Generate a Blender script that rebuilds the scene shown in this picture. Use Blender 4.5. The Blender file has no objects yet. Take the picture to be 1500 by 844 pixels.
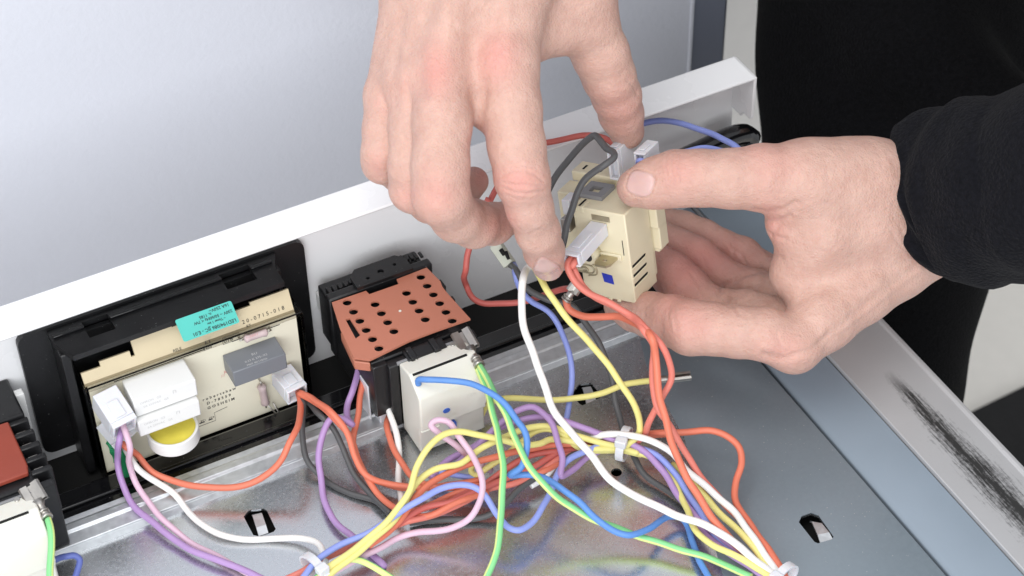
import bpy, bmesh, math, random
import numpy as np
from mathutils import Matrix, Vector
random.seed(7); rng = np.random.default_rng(7)
SC = bpy.context.scene
COL = SC.collection
MM = 0.001
PI = math.pi
# ------------------------------------------------------------------ camera
F = 3000.0                                   # focal length in photo pixels (72 mm lens)
PITCH, YAW, ROLL, DIST = math.radians(43.1), math.radians(26.75), math.radians(1.25), 750.0
_r = np.array([math.cos(YAW), -math.sin(YAW), 0.0]); _h = np.array([math.sin(YAW), math.cos(YAW), 0.0])
FWD = _h*math.cos(PITCH) - np.array([0, 0, 1.0])*math.sin(PITCH)
_u = _h*math.sin(PITCH) + np.array([0, 0, 1.0])*math.cos(PITCH)
CX = math.cos(ROLL)*_r - math.sin(ROLL)*_u
CY = math.sin(ROLL)*_r + math.cos(ROLL)*_u
def ray(px, py): return (px-750)/F*CX - (py-422)/F*CY + FWD
CAM = -ray(750, 561)*DIST
def atz(px, py, z=0.0):
    r = ray(px, py); return CAM + r*(z-CAM[2])/r[2]
def aty(px, py, y):
    r = ray(px, py); return CAM + r*(y-CAM[1])/r[1]
def atd(px, py, d): return CAM + ray(px, py)*d
def proj(P):
    q = np.asarray(P, float) - CAM
    z = q@FWD
    return 750+F*(q@CX)/z, 422-F*(q@CY)/z, z
cd = bpy.data.cameras.new('camera'); cam = bpy.data.objects.new('camera', cd); COL.objects.link(cam)
cd.sensor_width = 36; cd.lens = 36*F/1500; cd.clip_start = 0.02; cd.clip_end = 50
M = Matrix.Identity(4)
for i in range(3):
    M[i][0], M[i][1], M[i][2], M[i][3] = CX[i], CY[i], -FWD[i], CAM[i]*MM
cam.matrix_world = M
cd.dof.use_dof = True; cd.dof.focus_distance = 0.715; cd.dof.aperture_fstop = 22
SC.camera = cam
# ------------------------------------------------------------------ light
w = bpy.data.worlds.new('World'); SC.world = w; w.use_nodes = True
bg = w.node_tree.nodes['Background']; bg.inputs[0].default_value = (0.93, 0.96, 1.0, 1); bg.inputs[1].default_value = 0.86
def area(name, loc, target, size, power, col):
    l = bpy.data.lights.new(name, 'AREA'); l.shape = 'RECTANGLE'; l.size, l.size_y = size[0]*MM, size[1]*MM; l.energy = power; l.color = col
    o = bpy.data.objects.new(name, l); COL.objects.link(o); o.location = Vector(loc)*MM
    o.rotation_euler = (Vector(target)-Vector(loc)).to_track_quat('-Z', 'Y').to_euler(); return o
area('ceiling_softbox', (-420, -250, 1150), (-40, 20, 0), (800, 700), 7.0, (1.0, 0.985, 0.96))
area('front_fill', (-650, -950, 520), (-20, 0, 40), (900, 700), 10.5, (0.96, 0.98, 1.0))  # added fill lamp on the camera side, brightens the panel face
SC.view_settings.view_transform = 'Standard'; SC.view_settings.look = 'None'; SC.view_settings.gamma = 1; SC.view_settings.exposure = -0.03
# ------------------------------------------------------------------ materials
def nn(nt, t, **kw):
    n = nt.nodes.new(t)
    for k, v in kw.items():
        if k in n.inputs.keys() if isinstance(k, str) else False: n.inputs[k].default_value = v
        else: setattr(n, k, v)
    return n
def mat(name, col, rough=0.45, metal=0.0, var=0.06, scale=90, bump=0.0, bscale=400, spec=0.5, coat=0.0, trans=0.0, sss=0.0, rvar=0.0, stretch=None, ior=1.45, specks=0.0):
    m = bpy.data.materials.new(name); m.use_nodes = True; nt = m.node_tree; L = nt.links
    b = nt.nodes['Principled BSDF']
    tc = nn(nt, 'ShaderNodeTexCoord'); src = tc.outputs['Object']
    if stretch:
        mp = nn(nt, 'ShaderNodeMapping'); mp.inputs['Scale'].default_value = stretch; L.new(src, mp.inputs['Vector']); src = mp.outputs['Vector']
    n = nn(nt, 'ShaderNodeTexNoise'); n.inputs['Scale'].default_value = scale; n.inputs['Detail'].default_value = 5; L.new(src, n.inputs['Vector'])
    mx = nn(nt, 'ShaderNodeMix', data_type='RGBA')
    mx.inputs['A'].default_value = (*[max(0, c*(1-var*1.6)) for c in col], 1); mx.inputs['B'].default_value = (*[min(1, c*(1+var*1.6)) for c in col], 1)
    L.new(n.outputs['Fac'], mx.inputs['Factor']); out = mx.outputs['Result']
    if specks:
        n3 = nn(nt, 'ShaderNodeTexNoise'); n3.inputs['Scale'].default_value = 1500; n3.inputs['Detail'].default_value = 1; L.new(tc.outputs['Object'], n3.inputs['Vector'])
        rp = nn(nt, 'ShaderNodeMapRange'); rp.inputs['From Min'].default_value = 0.77; rp.inputs['From Max'].default_value = 0.80; L.new(n3.outputs['Fac'], rp.inputs['Value'])
        m2 = nn(nt, 'ShaderNodeMix', data_type='RGBA'); L.new(rp.outputs['Result'], m2.inputs['Factor']); L.new(out, m2.inputs['A']); m2.inputs['B'].default_value = (specks, specks, specks, 1); out = m2.outputs['Result']
    L.new(out, b.inputs['Base Color'])
    b.inputs['Roughness'].default_value = rough; b.inputs['Metallic'].default_value = metal
    b.inputs['Specular IOR Level'].default_value = spec; b.inputs['Coat Weight'].default_value = coat; b.inputs['IOR'].default_value = ior
    b.inputs['Transmission Weight'].default_value = trans
    if sss: b.inputs['Subsurface Weight'].default_value = sss; b.inputs['Subsurface Radius'].default_value = (1, .6, .4); b.inputs['Subsurface Scale'].default_value = 0.0012
    if rvar:
        mr = nn(nt, 'ShaderNodeMapRange'); mr.inputs['To Min'].default_value = rough-rvar; mr.inputs['To Max'].default_value = rough+rvar
        mr.inputs['From Min'].default_value = .3; mr.inputs['From Max'].default_value = .7; L.new(n.outputs['Fac'], mr.inputs['Value']); L.new(mr.outputs['Result'], b.inputs['Roughness'])
    if bump:
        n2 = nn(nt, 'ShaderNodeTexNoise'); n2.inputs['Scale'].default_value = bscale; n2.inputs['Detail'].default_value = 4; L.new(src, n2.inputs['Vector'])
        bp = nn(nt, 'ShaderNodeBump'); bp.inputs['Strength'].default_value = bump; bp.inputs['Distance'].default_value = 0.001
        L.new(n2.outputs['Fac'], bp.inputs['Height']); L.new(bp.outputs['Normal'], b.inputs['Normal'])
    return m
MT = {}
MT['enamel'] = mat('white_enamel', (.84, .84, .85), .28, var=.02, scale=30, coat=.2, rvar=.08)
MT['board'] = mat('textured_white_board', (.64, .655, .715), .5, var=.008, bump=.17, bscale=330)
MT['board_edge'] = mat('blue_grey_edge', (.22, .24, .30), .5, var=.03)
MT['beige_wall'] = mat('beige_paint', (.78, .76, .73), .7, var=.03, bump=.05)
MT['galv'] = mat('galvanised_steel', (.62, .64, .66), .25, metal=.95, var=.05, scale=700, rvar=.05, bump=.012, bscale=1300, specks=.6)
MT['galv_rail'] = mat('galvanised_rail_steel', (.66, .68, .70), .42, metal=.9, var=.12, scale=420, rvar=.05)
MT['dark_plate'] = mat('blue_grey_reflection_steel', (.27, .325, .37), .36, metal=.5, var=.04, scale=700, rvar=.04, specks=.6)  # reflection of the dark-clothed person put into the base colour
MT['blue_strip'] = mat('pale_blue_grey_paint', (.245, .295, .35), .4, var=.05, scale=30)
MT['black'] = mat('black_plastic', (.010, .010, .011), .36, var=.3, bump=.06, bscale=900, specks=.22, rvar=.08)
MT['black_gloss'] = mat('glossy_black_plastic', (.006, .006, .007), .12, var=.2, coat=.3, specks=.15, rvar=.05)
MT['dark'] = mat('recess_shade', (.006, .006, .006), .8, var=.1)  # near-black colour stands in for shade inside slots, holes and gaps
MT['terracotta'] = mat('terracotta_plastic', (.46, .17, .11), .42, var=.05, bump=.03, bscale=1500)
MT['dark_red'] = mat('dark_red_plastic', (.27, .05, .03), .45, var=.06)
MT['ivory'] = mat('ivory_plastic', (.71, .695, .63), .38, var=.02, bump=.02, bscale=700, sss=.1)
MT['beige'] = mat('beige_plastic', (.72, .65, .47), .36, var=.03, bump=.03, bscale=500, sss=.1)
MT['nylon'] = mat('translucent_white_nylon', (.73, .73, .77), .35, var=.02, trans=.10, sss=.3)
MT['white_pl'] = mat('white_relay_plastic', (.76, .76, .75), .35, var=.015)
MT['pcb'] = mat('cream_circuit_board', (.78, .74, .60), .45, var=.04, scale=50)
MT['pcb_edge'] = mat('tan_circuit_board', (.58, .49, .33), .5, var=.06, scale=80)
MT['cap_grey'] = mat('grey_box_plastic', (.17, .18, .20), .42, var=.05)
MT['yellow_film'] = mat('yellow_film', (.72, .62, .09), .35, var=.10, scale=160)
MT['teal'] = mat('teal_paper_label', (.08, .47, .41), .55, var=.03)
MT['ink'] = mat('black_print', (.02, .02, .025), .6, var=.1)
MT['ink_grey'] = mat('grey_print', (.50, .50, .50), .6, var=.1)
MT['ink_red'] = mat('faint_red_print', (.62, .30, .28), .6, var=.1)
MT['green_choke'] = mat('green_lacquer', (.02, .22, .09), .25, var=.3, scale=300)
MT['pink_res'] = mat('pink_lacquer', (.52, .41, .41), .35, var=.08)
MT['tin'] = mat('tinned_metal', (.44, .42, .39), .38, metal=.95, var=.12, scale=300, rvar=.1)
MT['brass'] = mat('dull_brass', (.52, .46, .32), .38, metal=.9, var=.15, scale=300)
MT['clip_grey'] = mat('grey_plastic', (.22, .22, .23), .4, var=.05)
MT['blue_mark'] = mat('blue_paint', (.03, .05, .45), .4, var=.1)
MT['blue_part'] = mat('blue_plastic', (.05, .14, .55), .35, var=.1)
MT['crimp'] = mat('pale_green_nylon', (.60, .62, .52), .4, var=.05)
MT['floor'] = mat('pale_floor', (.85, .82, .77), .6, var=.03)
MT['mat_black'] = mat('black_mat', (.008, .008, .009), .8, var=.3, bump=.3, bscale=300)
m = bpy.data.materials.new('clear_plastic'); m.use_nodes = True; nt = m.node_tree
tr = nn(nt, 'ShaderNodeBsdfTransparent'); gl = nn(nt, 'ShaderNodeBsdfGlossy'); gl.inputs['Roughness'].default_value = .08
lw = nn(nt, 'ShaderNodeLayerWeight'); lw.inputs['Blend'].default_value = .15
ns = nn(nt, 'ShaderNodeTexNoise'); ns.inputs['Scale'].default_value = 60
cr = nn(nt, 'ShaderNodeMix', data_type='RGBA'); cr.inputs['A'].default_value = (.80, .79, .76, 1); cr.inputs['B'].default_value = (.90, .89, .87, 1); nt.links.new(ns.outputs['Fac'], cr.inputs['Factor']); nt.links.new(cr.outputs['Result'], tr.inputs['Color'])
ms = nn(nt, 'ShaderNodeMixShader'); nt.links.new(lw.outputs['Fresnel'], ms.inputs['Fac']); nt.links.new(tr.outputs[0], ms.inputs[1]); nt.links.new(gl.outputs[0], ms.inputs[2]); nt.links.new(ms.outputs[0], nt.nodes['Material Output'].inputs[0])
MT['clear'] = m
WIRE = {'orange': (.66, .135, .06), 'red': (.50, .075, .055), 'coral': (.66, .15, .105), 'yellow': (.74, .67, .20), 'white': (.80, .78, .76),
        'violet': (.37, .21, .47), 'pink': (.64, .42, .54), 'lightblue': (.22, .28, .68), 'blue': (.055, .21, .58), 'darkblue': (.07, .11, .42), 'grey': (.085, .085, .088), 'green': (.17, .56, .20), 'lime': (.62, .76, .22)}
for k, c in WIRE.items(): MT['w_'+k] = mat(k+'_insulation', tuple(x*.93+.05 for x in c) if k != 'grey' else c, .46, var=.06, scale=120, bump=.02, bscale=600, sss=.06)
# silver rail with black scuff
m = mat('silver_rail_paint', (.46, .46, .47), .42, metal=.15, var=.05, scale=40); nt = m.node_tree; L = nt.links
b = nt.nodes['Principled BSDF']; base = b.inputs['Base Color'].links[0].from_socket
tc = nn(nt, 'ShaderNodeTexCoord'); mp = nn(nt, 'ShaderNodeMapping'); mp.inputs['Scale'].default_value = (1000, 1000, 1000); L.new(tc.outputs['Object'], mp.inputs['Vector'])
sx = nn(nt, 'ShaderNodeSeparateXYZ'); L.new(mp.outputs['Vector'], sx.inputs[0])
mp2 = nn(nt, 'ShaderNodeMapping'); mp2.inputs['Scale'].default_value = (.95, .075, .3); L.new(mp.outputs['Vector'], mp2.inputs['Vector'])
n1 = nn(nt, 'ShaderNodeTexNoise'); n1.inputs['Scale'].default_value = 1.3; n1.inputs['Detail'].default_value = 8; n1.inputs['Roughness'].default_value = .7; L.new(mp2.outputs['Vector'], n1.inputs['Vector'])
n2 = nn(nt, 'ShaderNodeTexNoise'); n2.inputs['Scale'].default_value = .7; n2.inputs['Detail'].default_value = 6; n2.inputs['Roughness'].default_value = .75; L.new(mp.outputs['Vector'], n2.inputs['Vector'])
def math_(op, a, b_=None, c=None):
    n = nn(nt, 'ShaderNodeMath', operation=op)
    for i, v in enumerate((a, b_, c)):
        if v is None: continue
        if isinstance(v, (int, float)): n.inputs[i].default_value = v
        else: L.new(v, n.inputs[i])
    return n.outputs[0]
SCUFF = dict(x0=13.0, k=-0.01, y0=-62.0, y1=-160)   # rail-local millimetres
dx = math_('ABSOLUTE', math_('SUBTRACT', sx.outputs['X'], math_('MULTIPLY_ADD', sx.outputs['Y'], SCUFF['k'], SCUFF['x0'])))
wid = nn(nt, 'ShaderNodeMapRange'); wid.inputs['From Min'].default_value = SCUFF['y0']; wid.inputs['From Max'].default_value = SCUFF['y0']-60; wid.inputs['To Min'].default_value = 2.6; wid.inputs['To Max'].default_value = 8.0; L.new(sx.outputs['Y'], wid.inputs['Value'])
core = math_('SUBTRACT', 1.0, math_('DIVIDE', dx, wid.outputs[0]))
fade = nn(nt, 'ShaderNodeMapRange'); fade.inputs['From Min'].default_value = SCUFF['y0']; fade.inputs['From Max'].default_value = SCUFF['y0']-14; L.new(sx.outputs['Y'], fade.inputs['Value'])
mk = math_('ADD', math_('MULTIPLY', core, .37), math_('MULTIPLY', n1.outputs['Fac'], .95))
mk = math_('ADD', mk, math_('MULTIPLY', math_('SUBTRACT', n2.outputs['Fac'], .5), .45))
st = nn(nt, 'ShaderNodeMapRange'); st.inputs['From Min'].default_value = .52; st.inputs['From Max'].default_value = .80; L.new(mk, st.inputs['Value'])
msk = math_('MULTIPLY', st.outputs[0], fade.outputs[0])
sp = nn(nt, 'ShaderNodeMapRange'); sp.inputs['From Min'].default_value = .66; sp.inputs['From Max'].default_value = .74; sp.inputs['To Max'].default_value = .7; L.new(n2.outputs['Fac'], sp.inputs['Value'])
msk = math_('MAXIMUM', msk, sp.outputs[0])
mx = nn(nt, 'ShaderNodeMix', data_type='RGBA'); L.new(msk, mx.inputs['Factor']); L.new(base, mx.inputs['A']); mx.inputs['B'].default_value = (.04, .04, .04, 1); L.new(mx.outputs['Result'], b.inputs['Base Color'])
MT['rail'] = m
# skin
m = bpy.data.materials.new('skin'); m.use_nodes = True; nt = m.node_tree; L = nt.links; b = nt.nodes['Principled BSDF']
tc = nn(nt, 'ShaderNodeTexCoord')
n1 = nn(nt, 'ShaderNodeTexNoise'); n1.inputs['Scale'].default_value = 130; n1.inputs['Detail'].default_value = 8; n1.inputs['Roughness'].default_value = .68; L.new(tc.outputs['Object'], n1.inputs['Vector'])
mr = nn(nt, 'ShaderNodeMapRange'); mr.inputs['From Min'].default_value = .3; mr.inputs['From Max'].default_value = .7; L.new(n1.outputs['Fac'], mr.inputs['Value'])
c1 = nn(nt, 'ShaderNodeMix', data_type='RGBA'); c1.inputs['A'].default_value = (.50, .30, .245, 1); c1.inputs['B'].default_value = (.595, .385, .318, 1); L.new(mr.outputs[0], c1.inputs['Factor'])
ar = nn(nt, 'ShaderNodeAttribute', attribute_name='red'); c2 = nn(nt, 'ShaderNodeMix', data_type='RGBA'); L.new(ar.outputs['Fac'], c2.inputs['Factor']); L.new(c1.outputs['Result'], c2.inputs['A']); c2.inputs['B'].default_value = (.60, .235, .205, 1)
an = nn(nt, 'ShaderNodeAttribute', attribute_name='nail'); c3 = nn(nt, 'ShaderNodeMix', data_type='RGBA'); L.new(an.outputs['Fac'], c3.inputs['Factor']); L.new(c2.outputs['Result'], c3.inputs['A']); c3.inputs['B'].default_value = (.60, .40, .37, 1)
L.new(c3.outputs['Result'], b.inputs['Base Color'])
b.inputs['Subsurface Weight'].default_value = .35; b.inputs['Subsurface Radius'].default_value = (1, .4, .22); b.inputs['Subsurface Scale'].default_value = .0022
rr = nn(nt, 'ShaderNodeMapRange'); rr.inputs['To Min'].default_value = .50; rr.inputs['To Max'].default_value = .25; L.new(an.outputs['Fac'], rr.inputs['Value']); L.new(rr.outputs[0], b.inputs['Roughness'])
b.inputs['Specular IOR Level'].default_value = .4
v1 = nn(nt, 'ShaderNodeTexVoronoi'); v1.inputs['Scale'].default_value = 950; v1.feature = 'DISTANCE_TO_EDGE'; L.new(tc.outputs['Object'], v1.inputs['Vector'])
n3 = nn(nt, 'ShaderNodeTexNoise'); n3.inputs['Scale'].default_value = 420; n3.inputs['Detail'].default_value = 5; L.new(tc.outputs['Object'], n3.inputs['Vector'])
ad = nn(nt, 'ShaderNodeMath', operation='MULTIPLY_ADD'); ad.inputs[1].default_value = .5; L.new(v1.outputs['Distance'], ad.inputs[0]); L.new(n3.outputs['Fac'], ad.inputs[2])
sb = nn(nt, 'ShaderNodeMath', operation='SUBTRACT'); sb.inputs[0].default_value = 1; L.new(an.outputs['Fac'], sb.inputs[1])
sm = nn(nt, 'ShaderNodeMath', operation='MULTIPLY'); sm.inputs[1].default_value = .8; L.new(sb.outputs[0], sm.inputs[0])
bp = nn(nt, 'ShaderNodeBump'); bp.inputs['Distance'].default_value = .0006; L.new(sm.outputs[0], bp.inputs['Strength']); L.new(ad.outputs[0], bp.inputs['Height']); L.new(bp.outputs['Normal'], b.inputs['Normal'])
MT['skin'] = m
def fleece(name, col, sheen):
    m = mat(name, col, .95, var=.5, scale=600, bump=1.0, bscale=850, spec=.12)
    b = m.node_tree.nodes['Principled BSDF']; b.inputs['Sheen Weight'].default_value = sheen; b.inputs['Sheen Roughness'].default_value = .5; return m
MT['fleece'] = fleece('black_fleece', (.0058, .0058, .0080), .03)
MT['navy'] = fleece('navy_hem', (.009, .010, .024), .03)
MT['cotton'] = fleece('black_apron_cloth', (.0042, .0042, .005), .012)
MT['trouser'] = fleece('black_cotton', (.003, .003, .0035), .006)
# ------------------------------------------------------------------ object helpers
FR = {}
def tag(o, label=None, cat=None, group=None, kind=None):
    if label: o['label'] = label
    if cat: o['category'] = cat
    if group: o['group'] = group
    if kind: o['kind'] = kind
    return o
def thing(name, label, cat, loc, R=None, group=None):
    o = bpy.data.objects.new(name, None); COL.objects.link(o); o.empty_display_size = .01
    R = np.eye(3) if R is None else np.array(R); loc = np.array(loc, float)
    mw = Matrix.Identity(4)
    for i in range(3):
        for j in range(3): mw[i][j] = R[i, j]
        mw[i][3] = loc[i]*MM
    o.matrix_world = mw; FR[o.name] = (loc, R); return tag(o, label, cat, group)
def link(name, me, mats, parent=None, frame=None):
    o = bpy.data.objects.new(name, me); COL.objects.link(o)
    for x in (mats if isinstance(mats, (list, tuple)) else [mats]): me.materials.append(MT[x] if isinstance(x, str) else x)
    if parent is not None: o.parent = parent; FR[o.name] = FR[parent.name]
    return o
class MB:
    """collects polygons in millimetres; build() links them as one mesh object"""
    def __init__(s): s.v = []; s.f = []; s.mi = []; s.sm = []
    def add(s, vs, fs, mi=0, smooth=False):
        n = len(s.v); s.v += [tuple(map(float, p)) for p in vs]
        for f in fs: s.f.append([i+n for i in f]); s.mi.append(mi); s.sm.append(smooth)
        return s
    def box(s, a, b, mi=0):
        x0, x1 = sorted((a[0], b[0])); y0, y1 = sorted((a[1], b[1])); z0, z1 = sorted((a[2], b[2]))
        return s.add([(x0,y0,z0),(x1,y0,z0),(x1,y1,z0),(x0,y1,z0),(x0,y0,z1),(x1,y0,z1),(x1,y1,z1),(x0,y1,z1)],
                     [(3,2,1,0),(4,5,6,7),(0,1,5,4),(1,2,6,5),(2,3,7,6),(3,0,4,7)], mi)
    def prism(s, poly, ax, lo, hi, mi=0):
        """polygon in the two other axes, extruded along axis ax"""
        n = len(poly); A = []
        for h in (lo, hi):
            for p, q in poly: A.append((h, p, q) if ax == 0 else (p, h, q) if ax == 1 else (p, q, h))
        return s.add(A, [tuple(range(n))[::-1], tuple(range(n, 2*n))] + [(i, (i+1) % n, n+(i+1) % n, n+i) for i in range(n)], mi)
    def tube(s, P, r, n=10, mi=0, mif=None, caps=True):
        P = np.array(P, float); k = len(P); T = np.gradient(P, axis=0); T /= np.linalg.norm(T, axis=1)[:, None]+1e-9
        rr = np.broadcast_to(np.array(r, float), (k,))
        a = np.cross(T[0], [0, 0, 1.0]); a = a if np.linalg.norm(a) > .05 else np.cross(T[0], [0, 1.0, 0]); a /= np.linalg.norm(a)
        V = []
        for i in range(k):
            a = a - T[i]*(a@T[i]); a /= np.linalg.norm(a)+1e-9; b = np.cross(T[i], a)
            for j in range(n):
                t = 2*PI*j/n; V.append(P[i]+rr[i]*(a*math.cos(t)+b*math.sin(t)))
        n0 = len(s.v); s.v += [tuple(x) for x in V]
        for i in range(k-1):
            for j in range(n):
                s.f.append([n0+i*n+j, n0+i*n+(j+1) % n, n0+(i+1)*n+(j+1) % n, n0+(i+1)*n+j]); s.mi.append(mif(i, j) if mif else mi); s.sm.append(True)
        if caps:
            s.f.append([n0+j for j in range(n)][::-1]); s.mi.append(mi); s.sm.append(False)
            s.f.append([n0+(k-1)*n+j for j in range(n)]); s.mi.append(mi); s.sm.append(False)
        return s
    def cyl(s, a, b, r, n=24, mi=0, r2=None): return s.tube([a, b], [r, r if r2 is None else r2], n, mi)
    def build(s, name, mats, parent=None, local=False, bevel=0.0, seg=2, frame=None):
        V = np.array(s.v, float)
        if parent is not None and not local:
            Lc, R = FR[parent.name]; V = (V-Lc)@R
        if frame is not None: V = V-np.array(frame)
        me = bpy.data.meshes.new(name); me.from_pydata((V*MM).tolist(), [], s.f)
        me.polygons.foreach_set('material_index', s.mi); me.polygons.foreach_set('use_smooth', s.sm)
        bm = bmesh.new(); bm.from_mesh(me); bmesh.ops.recalc_face_normals(bm, faces=bm.faces); bm.to_mesh(me); bm.free(); me.update()
        o = link(name, me, mats, parent)
        if frame is not None: o.location = Vector(frame)*MM
        if bevel:
            md = o.modifiers.new('bevel', 'BEVEL'); md.width = bevel*MM; md.segments = seg; md.limit_method = 'ANGLE'; md.angle_limit = .6; md.use_clamp_overlap = True; md.harden_normals = False
            for p in me.polygons: p.use_smooth = True
            me.set_sharp_from_angle(angle=math.radians(35))
        return o
def raw_mesh(name, V, Fc, mats, parent=None, smooth=True):
    if parent is not None:
        Lc, R = FR[parent.name]; V = (V-Lc)@R
    me = bpy.data.meshes.new(name); V = np.ascontiguousarray(V*MM, np.float32); Fc = np.ascontiguousarray(Fc, np.int32)
    me.vertices.add(len(V)); me.vertices.foreach_set('co', V.ravel()); me.loops.add(Fc.size); me.loops.foreach_set('vertex_index', Fc.ravel())
    me.polygons.add(len(Fc)); me.polygons.foreach_set('loop_start', np.arange(0, Fc.size, 4, dtype=np.int32)); me.polygons.foreach_set('loop_total', np.full(len(Fc), 4, np.int32))
    me.update(calc_edges=True); me.polygons.foreach_set('use_smooth', [smooth]*len(Fc)); return link(name, me, mats, parent)
def curve_mesh(loops, thick, bev=0.0):
    """flat plate with holes: loops (outline and holes) in mm, returns vertices / faces, centred on z = 0"""
    from mathutils.geometry import delaunay_2d_cdt
    pts, edges = [], []
    for lp in loops:
        n0 = len(pts); k = len(lp); pts += [Vector((float(p[0]), float(p[1]))) for p in lp]; edges += [(n0+i, n0+(i+1) % k) for i in range(k)]
    vo, _e, fo = delaunay_2d_cdt(pts, edges, [], 0, 1e-6)[:3]
    def inside(x, y):
        c = False
        for lp in loops:
            k = len(lp)
            for i in range(k):
                (x0, y0), (x1, y1) = lp[i][:2], lp[(i+1) % k][:2]
                if (y0 > y) != (y1 > y) and x < (x1-x0)*(y-y0)/(y1-y0)+x0: c = not c
        return c
    tri = [f for f in fo if inside(sum(vo[i].x for i in f)/len(f), sum(vo[i].y for i in f)/len(f))]
    n = len(vo); V = np.array([(v.x, v.y, thick/2) for v in vo]+[(v.x, v.y, -thick/2) for v in vo]); Fs = []
    cnt = {}
    for f in tri:
        f = list(f); Fs.append(f); Fs.append([i+n for i in f[::-1]])
        for a, b_ in zip(f, f[1:]+f[:1]): cnt[(a, b_)] = 1
    for (a, b_) in cnt:
        if (b_, a) not in cnt: Fs.append([b_, a, a+n, b_+n])
    return V, Fs
def _conv(c):
    o = bpy.data.objects.new('tmp', c); COL.objects.link(o); dg = bpy.context.evaluated_depsgraph_get(); e = o.evaluated_get(dg); me = e.to_mesh()
    V = np.array([v.co[:] for v in me.vertices]).reshape(-1, 3); Fs = [list(p.vertices) for p in me.polygons]; e.to_mesh_clear()
    bpy.data.objects.remove(o); bpy.data.curves.remove(c); return V, Fs
def text(s, size, mt, parent, o, xd, yd, align='LEFT', local=False, name='lettering', lift=.06, bold=0.0):
    c = bpy.data.curves.new('tmp', 'FONT'); c.body = s; c.size = size; c.align_x = align; c.resolution_u = 2; c.offset = bold
    V, Fs = _conv(c)
    if len(V) == 0: return None
    xd = np.array(xd, float); yd = np.array(yd, float); xd /= np.linalg.norm(xd); yd /= np.linalg.norm(yd); n = np.cross(xd, yd)
    W = np.array(o, float)+V[:, :1]*xd+V[:, 1:2]*yd+n*lift
    return MB().add(W, Fs).build(name, mt, parent, local=local)
def circ(c, r, n=16, a0=0): return [(c[0]+r*math.cos(a0+2*PI*i/n), c[1]+r*math.sin(a0+2*PI*i/n)) for i in range(n)]
def rrect(x0, y0, x1, y1, r, n=4):
    out = []
    for cx_, cy_, a in ((x1-r, y1-r, 0), (x0+r, y1-r, PI/2), (x0+r, y0+r, PI), (x1-r, y0+r, 1.5*PI)):
        out += [(cx_+r*math.cos(a+PI/2*i/n), cy_+r*math.sin(a+PI/2*i/n)) for i in range(n+1)]
    return out
def spline(P, per=8):
    P = np.array(P, float); P = np.vstack([2*P[0]-P[1], P, 2*P[-1]-P[-2]]); out = []
    for i in range(1, len(P)-2):
        p0, p1, p2, p3 = P[i-1:i+3]; d = [max(np.linalg.norm(b-a), 1e-6)**.5 for a, b in ((p0, p1), (p1, p2), (p2, p3))]
        t0, t1, t2, t3 = 0, d[0], d[0]+d[1], sum(d)
        for k in range(per):
            t = t1+(t2-t1)*k/per
            A1 = (t1-t)/(t1-t0)*p0+(t-t0)/(t1-t0)*p1; A2 = (t2-t)/(t2-t1)*p1+(t-t1)/(t2-t1)*p2; A3 = (t3-t)/(t3-t2)*p2+(t-t2)/(t3-t2)*p3
            B1 = (t2-t)/(t2-t0)*A1+(t-t0)/(t2-t0)*A2; B2 = (t3-t)/(t3-t1)*A2+(t-t1)/(t3-t1)*A3
            out.append((t2-t)/(t2-t1)*B1+(t-t1)/(t2-t1)*B2)
    out.append(P[-2]); return np.array(out)
# ================================================================== setting
PY = 52.0                                    # inner face of the control panel
o = MB().box((-700, -700, -430), (900, 900, -420)).build('floor', 'floor'); tag(o, kind='structure')
t = thing('floor_mat', 'black rubber mat lying on the pale floor beside the oven', 'mat', (420, 150, -420))
MB().prism([(p[0], p[1]) for p in (atz(1405, 612, -412), atz(1520, 556, -412), atz(1700, 700, -412), atz(1500, 800, -412))], 2, -420, -412).build('rubber_sheet', 'mat_black', t)
t = thing('white_backboard', 'tall pale blue white board with leather grain behind the control panel', 'board', (0, 160, -120))
MB().box((-420, 160, -300), (173.6, 178, 640)).build('grained_face', 'board', t, bevel=.6)
MB().box((173.8, 165, -300), (196.5, 182, 640)).build('edge_trim', 'board_edge', t, bevel=2.0)
MB().box((172.9, 159.2, -300), (174.6, 166, 640)).build('corner_bead', 'board', t, bevel=.4)
t = thing('beige_wall', 'plain beige wall strip between the board and the dark clothing', 'wall', (300, 300, -420))
MB().box((120, 300, -420), (900, 320, 800)).build('wall_face', 'beige_wall', t)
# oven chassis ------------------------------------------------------
ch = thing('oven_chassis', 'opened oven top with galvanised floor sheet and blue grey side strip', 'oven', (0, -100, 0))
hole = [(-4.2, 2.6), (-3.2, 4.6), (.6, 5.6), (3.0, 4.2), (4.6, -3.2), (3.6, -4.6), (-1.6, -5.0), (-3.6, -3.4)]
def px_poly(pts): return [tuple(atz(*p)[:2]) for p in pts]
H1 = px_poly([(357, 757), (364, 748), (386, 745), (391, 748), (404, 775), (401, 779), (381, 786), (371, 784)])
H2 = px_poly([(838, 577), (848, 563), (866, 561), (880, 579), (879, 583), (853, 594), (848, 591)])
H3 = px_poly([(1170, 766), (1174, 757), (1188, 752), (1199, 756), (1221, 787), (1219, 791), (1198, 797), (1193, 795)])
plate = [(-330, -330), (85.4, -330), (85.4, -6), (54, -.4), (-330, -.4)]
V, Fs = curve_mesh([plate, H1, H2, H3, circ(atz(560, 832), 1.5), circ(atz(903, 692), 1.9)], 1.0)
V[:, 2] -= .5
xs = V.copy(); fp = MB().add(xs, Fs).build('floor_sheet', 'galv', ch)
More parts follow.
